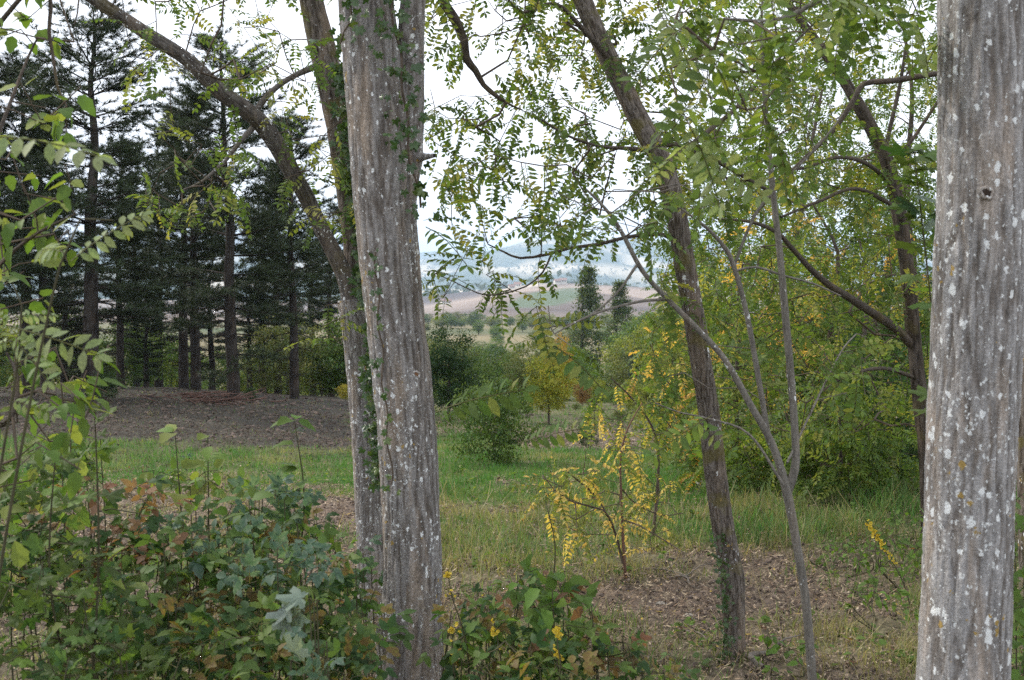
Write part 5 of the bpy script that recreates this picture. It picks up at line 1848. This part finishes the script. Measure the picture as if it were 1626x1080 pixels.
def flower_spike(name, path, Y, blos, lab, seed, size=.009, nleaf=5, cat='wildflower'):
    rng = np.random.default_rng(seed)
    p = limb([(a, b, 5) for a, b in path], Y, .02)
    end = p[-1]
    base = np.array([end[0], Y, float(terrain(end[0], Y))])
    p = np.vstack([p, [*base, end[3]]]) if base[2] < end[2] - .01 else p
    p = catmull(p[::4] if len(p) > 12 else p, .03)
    root = thing(name, base, lab, cat)
    p[:, 3] = np.linspace(.0018, .0032, len(p))
    tube_obj('stem', p, 6, M_STEM, root, base)
    me = tmesh(BLOS, 'blossom', M_PETAL)
    for px, py, s in blos:
        c = P(px, py, Y - .01)
        M = frames(unit(rng.normal(size=(1, 3))), unit(np.array([[0, -1, .5]]) + rng.normal(size=(1, 3)) * .4), [size * s])[0]
        link_obj('blossom', me, root, Matrix(np.vstack([np.hstack([M, (c - base)[:, None]]), [0, 0, 0, 1]]).tolist()))
    if nleaf:
        k = rng.integers(len(p) // 3, len(p), nleaf)
        a = rng.uniform(0, 6.28, nleaf)
        d = unit(np.stack([np.cos(a), np.sin(a), 0 * a], -1))
        put_leaves(root, base, LF_ELM, rng.integers(0, 6, nleaf), frames(d, tilt_up(rng, nleaf, .3), rng.uniform(.03, .05, nleaf)), p[k, :3], M_LEAF, minpx=1)


def cluster(cx, cy, n, r, seed, s=1.):
    g = np.random.default_rng(seed)
    return [(cx + g.normal() * r, cy + g.normal() * r, s * g.uniform(.7, 1.2)) for _ in range(n)]


flower_spike('yellow_agrimony', [(711, 905), (717, 945), (735, 1000), (745, 1050), (744, 1085)], 3.9, cluster(712, 912, 8, 4, 1) + cluster(716, 940, 3, 3, 2, .7) + [(722, 946, .6)], 'tallest spike with a yellow flower head touching the big trunk\'s right edge', 1)
flower_spike('yellow_agrimony', [(719, 996), (718, 1030), (722, 1085)], 3.8, cluster(719, 1001, 7, 3.5, 3) + [(716, 1018, .6), (718, 1038, .7)], 'short spike with a yellow flower head near the trunk at the bottom', 2)
flower_spike('yellow_agrimony', [(781, 975), (788, 1004), (795, 1045), (798, 1085)], 3.9, cluster(786, 1002, 6, 3, 5) + cluster(781, 984, 4, 2.5, 6, .7) + [(794, 1030, .5), (799, 1058, .8), (796, 1078, .8)], 'spike with several small yellow flowers in the bottom middle', 3)
flower_spike('yellow_agrimony', [(884, 1002), (886, 1030), (890, 1050), (888, 1090)], 3.7, cluster(886, 1006, 10, 4, 8), 'spike with one round yellow head right of the others', 4)
flower_spike('yellow_agrimony', [(880, 1028), (884, 1045), (890, 1095)], 3.72, cluster(882, 1031, 5, 3, 9, .8) + cluster(890, 1043, 6, 3.5, 10, .9), 'low spike with a double yellow flower head under the round one', 5)
flower_spike('yellow_agrimony', [(768, 948), (770, 975), (772, 1010)], 4.3, cluster(769, 950, 5, 3, 12, .7), 'faint small yellow flower behind the other spikes', 6)
gold = []
for i in range(34):
    t = i / 33
    gold.append((1376 + 46 * t + math.sin(i * 2.4) * 3, 828 + 68 * t + math.cos(i * 3.1) * 3, .5 + .5 * math.sin(math.pi * min(1, t * 1.1 + .1))))
flower_spike('goldenrod', [(1372, 822), (1388, 848), (1405, 875), (1422, 900), (1438, 935), (1445, 960)], 5.9, gold, 'leaning goldenrod spray with bright yellow flowers left of the lichen trunk', 7, size=.014, cat='goldenrod')

def ground_weeds():
    rng = np.random.default_rng(14)
    x, y, z, g, cl = near_pts(2600, rng, 3.4, 15)
    k = rng.integers(4, 9, len(x))
    i = np.repeat(np.arange(len(x)), k)
    m = len(i)
    sc_ = np.repeat(rng.uniform(.022, .055, len(x)), k)
    a = rng.uniform(0, 6.28, m)
    d = unit(np.stack([np.cos(a), np.sin(a), rng.uniform(.0, .9, m)], -1))
    off = np.stack([x[i], y[i], z[i] + rng.uniform(0, .05, m)], -1) + d * .008
    ts = LF_ELM[:4] + LF_LIME[:1] + LF_BROWN[:1]
    t = scatter(ts, rng.choice(6, m, p=[.25, .25, .2, .15, .1, .05]), frames(d, tilt_up(rng, m, .3), sc_ * rng.uniform(.7, 1.3, m)), off)
    tag(link_obj('ground_weeds', t.mesh('ground_weeds', M_LEAF)), 'small leafy weeds scattered through the grass', 'weeds', kind='stuff')
    # dry straw stalks
    x, y, z, g, cl = near_pts(7000, rng, 3.4, 14)
    k_ = (CAMZ - z) / y * FPX + 430 > 790
    x, y, z = x[k_], y[k_], z[k_]
    m = len(x)
    h = rng.uniform(.06, .22, m)
    a = rng.uniform(0, 6.28, m)
    side = np.stack([np.cos(a), np.sin(a), 0 * a], -1) * .0016 * (y / 6)[:, None]
    b = np.stack([x, y, z], -1)
    tip = b + np.stack([rng.normal(size=m) * h * .5, rng.normal(size=m) * h * .5, h], -1)
    v = np.stack([b - side, b + side, tip + side * .5, tip - side * .5], 1)
    c = np.array([.34, .28, .17]) * rng.uniform(.5, 1.2, (m, 1))
    t = T(v.reshape(-1, 3), (np.array([(0, 1, 2), (0, 2, 3)])[None] + (np.arange(m) * 4)[:, None, None]).reshape(-1, 3), np.repeat(c, 4, 0))
    tag(link_obj('dry_stalks', t.mesh('dry_stalks', M_GRASS, False)), 'thin straw coloured dead stalks standing in the grass', 'stalks', kind='stuff')


ground_weeds()

# ------------------------------------------------------------------ small things on the ground
def lying_branch(px0, py0, px1, py1, w, lab, mat=M_TWIG_G, arch=.03, seed=0):
    rng = np.random.default_rng(seed)
    a, b = ground_at(px0, py0), ground_at(px1, py1)
    n = 6
    t = np.linspace(0, 1, n)[:, None]
    p = a + (b - a) * t + rng.normal(size=(n, 3)) * .015
    p[:, 2] = terrain(p[:, 0], p[:, 1]) + .012 + arch * np.sin(np.pi * t[:, 0])
    pr = catmull(np.column_stack([p, np.linspace(w, w * .4, n)]), .03)
    root = thing('fallen_branch', a, lab, 'branch')
    tube_obj('wood', pr, 8, mat, root, a)
    q = pr[len(pr) // 2]
    side = np.array([[*q[:3], w * .5], [*(q[:3] + np.array([.08, .03, .05])), w * .3], [*(q[:3] + np.array([.15, .05, .06])), w * .15]])
    tube_obj('side_twig', side, 6, mat, root, a)


lying_branch(1075, 925, 1102, 940, .009, 'pale curved stick lying on the soil left of the slim trunk', seed=1)
lying_branch(1010, 912, 1110, 926, .006, 'thin stick on the ground behind the pale curved one', seed=2)
lying_branch(1195, 1062, 1215, 1050, .014, 'short pale broken stick at the bottom between slim trunk and grey sapling', seed=3)
lying_branch(1090, 1010, 1128, 1030, .005, 'thin dry stick near the foot of the slim trunk', seed=4)


def stone(px, py, r, lab, seed):
    rng = np.random.default_rng(seed)
    c = ground_at(px, py)
    import bmesh
    bm = bmesh.new()
    bmesh.ops.create_icosphere(bm, subdivisions=3, radius=1)
    co = np.array([v.co for v in bm.verts])
    d = 1 + .35 * fbm(co * 1.6 + seed * 7, 3)
    for v, k in zip(bm.verts, d):
        v.co = Vector((v.co.x * k * r * 1.2, v.co.y * k * r, v.co.z * k * r * .75 + r * .3))
    for f in bm.faces:
        f.smooth = True
    me = bpy.data.meshes.new('stone')
    bm.to_mesh(me)
    me.materials.append(plain_mat('pale_stone', (.3, .27, .23), .9, 60., bump=.4))
    o = link_obj('stone', me)
    o.location = tuple(c)
    tag(o, lab, 'stone')


stone(1050, 962, .022, 'pale clod-like stone on the soil left of the slim trunk', 1)
stone(1096, 985, .03, 'rounded brownish stone at the edge of the leaf litter', 2)
stone(1112, 772, .05, 'flat tan stone in the meadow beside the slim trunk', 3)

# ================================================================== HAZE
hz = bpy.data.meshes.new('haze')
zb, zt, rr_ = -110., 260., 14500.
hv = [(x, y, z) for z in (zb, zt) for x, y in ((-rr_, -rr_), (rr_, -rr_), (rr_, rr_), (-rr_, rr_))]
hz.from_pydata(hv, [], [(3, 2, 1, 0), (4, 5, 6, 7), (0, 1, 5, 4), (1, 2, 6, 5), (2, 3, 7, 6), (3, 0, 4, 7)])
mh, n = new_mat('haze_air')
pv = N(n, 'ShaderNodeVolumePrincipled', Density=0.00017, Anisotropy=0.2)
pv.inputs['Color'].default_value = (.62, .79, 1.0, 1)
o_ = N(n, 'ShaderNodeOutputMaterial')
n.links.new(pv.outputs[0], o_.inputs['Volume'])
hz.materials.append(mh)
tag(link_obj('haze', hz), kind='stuff')
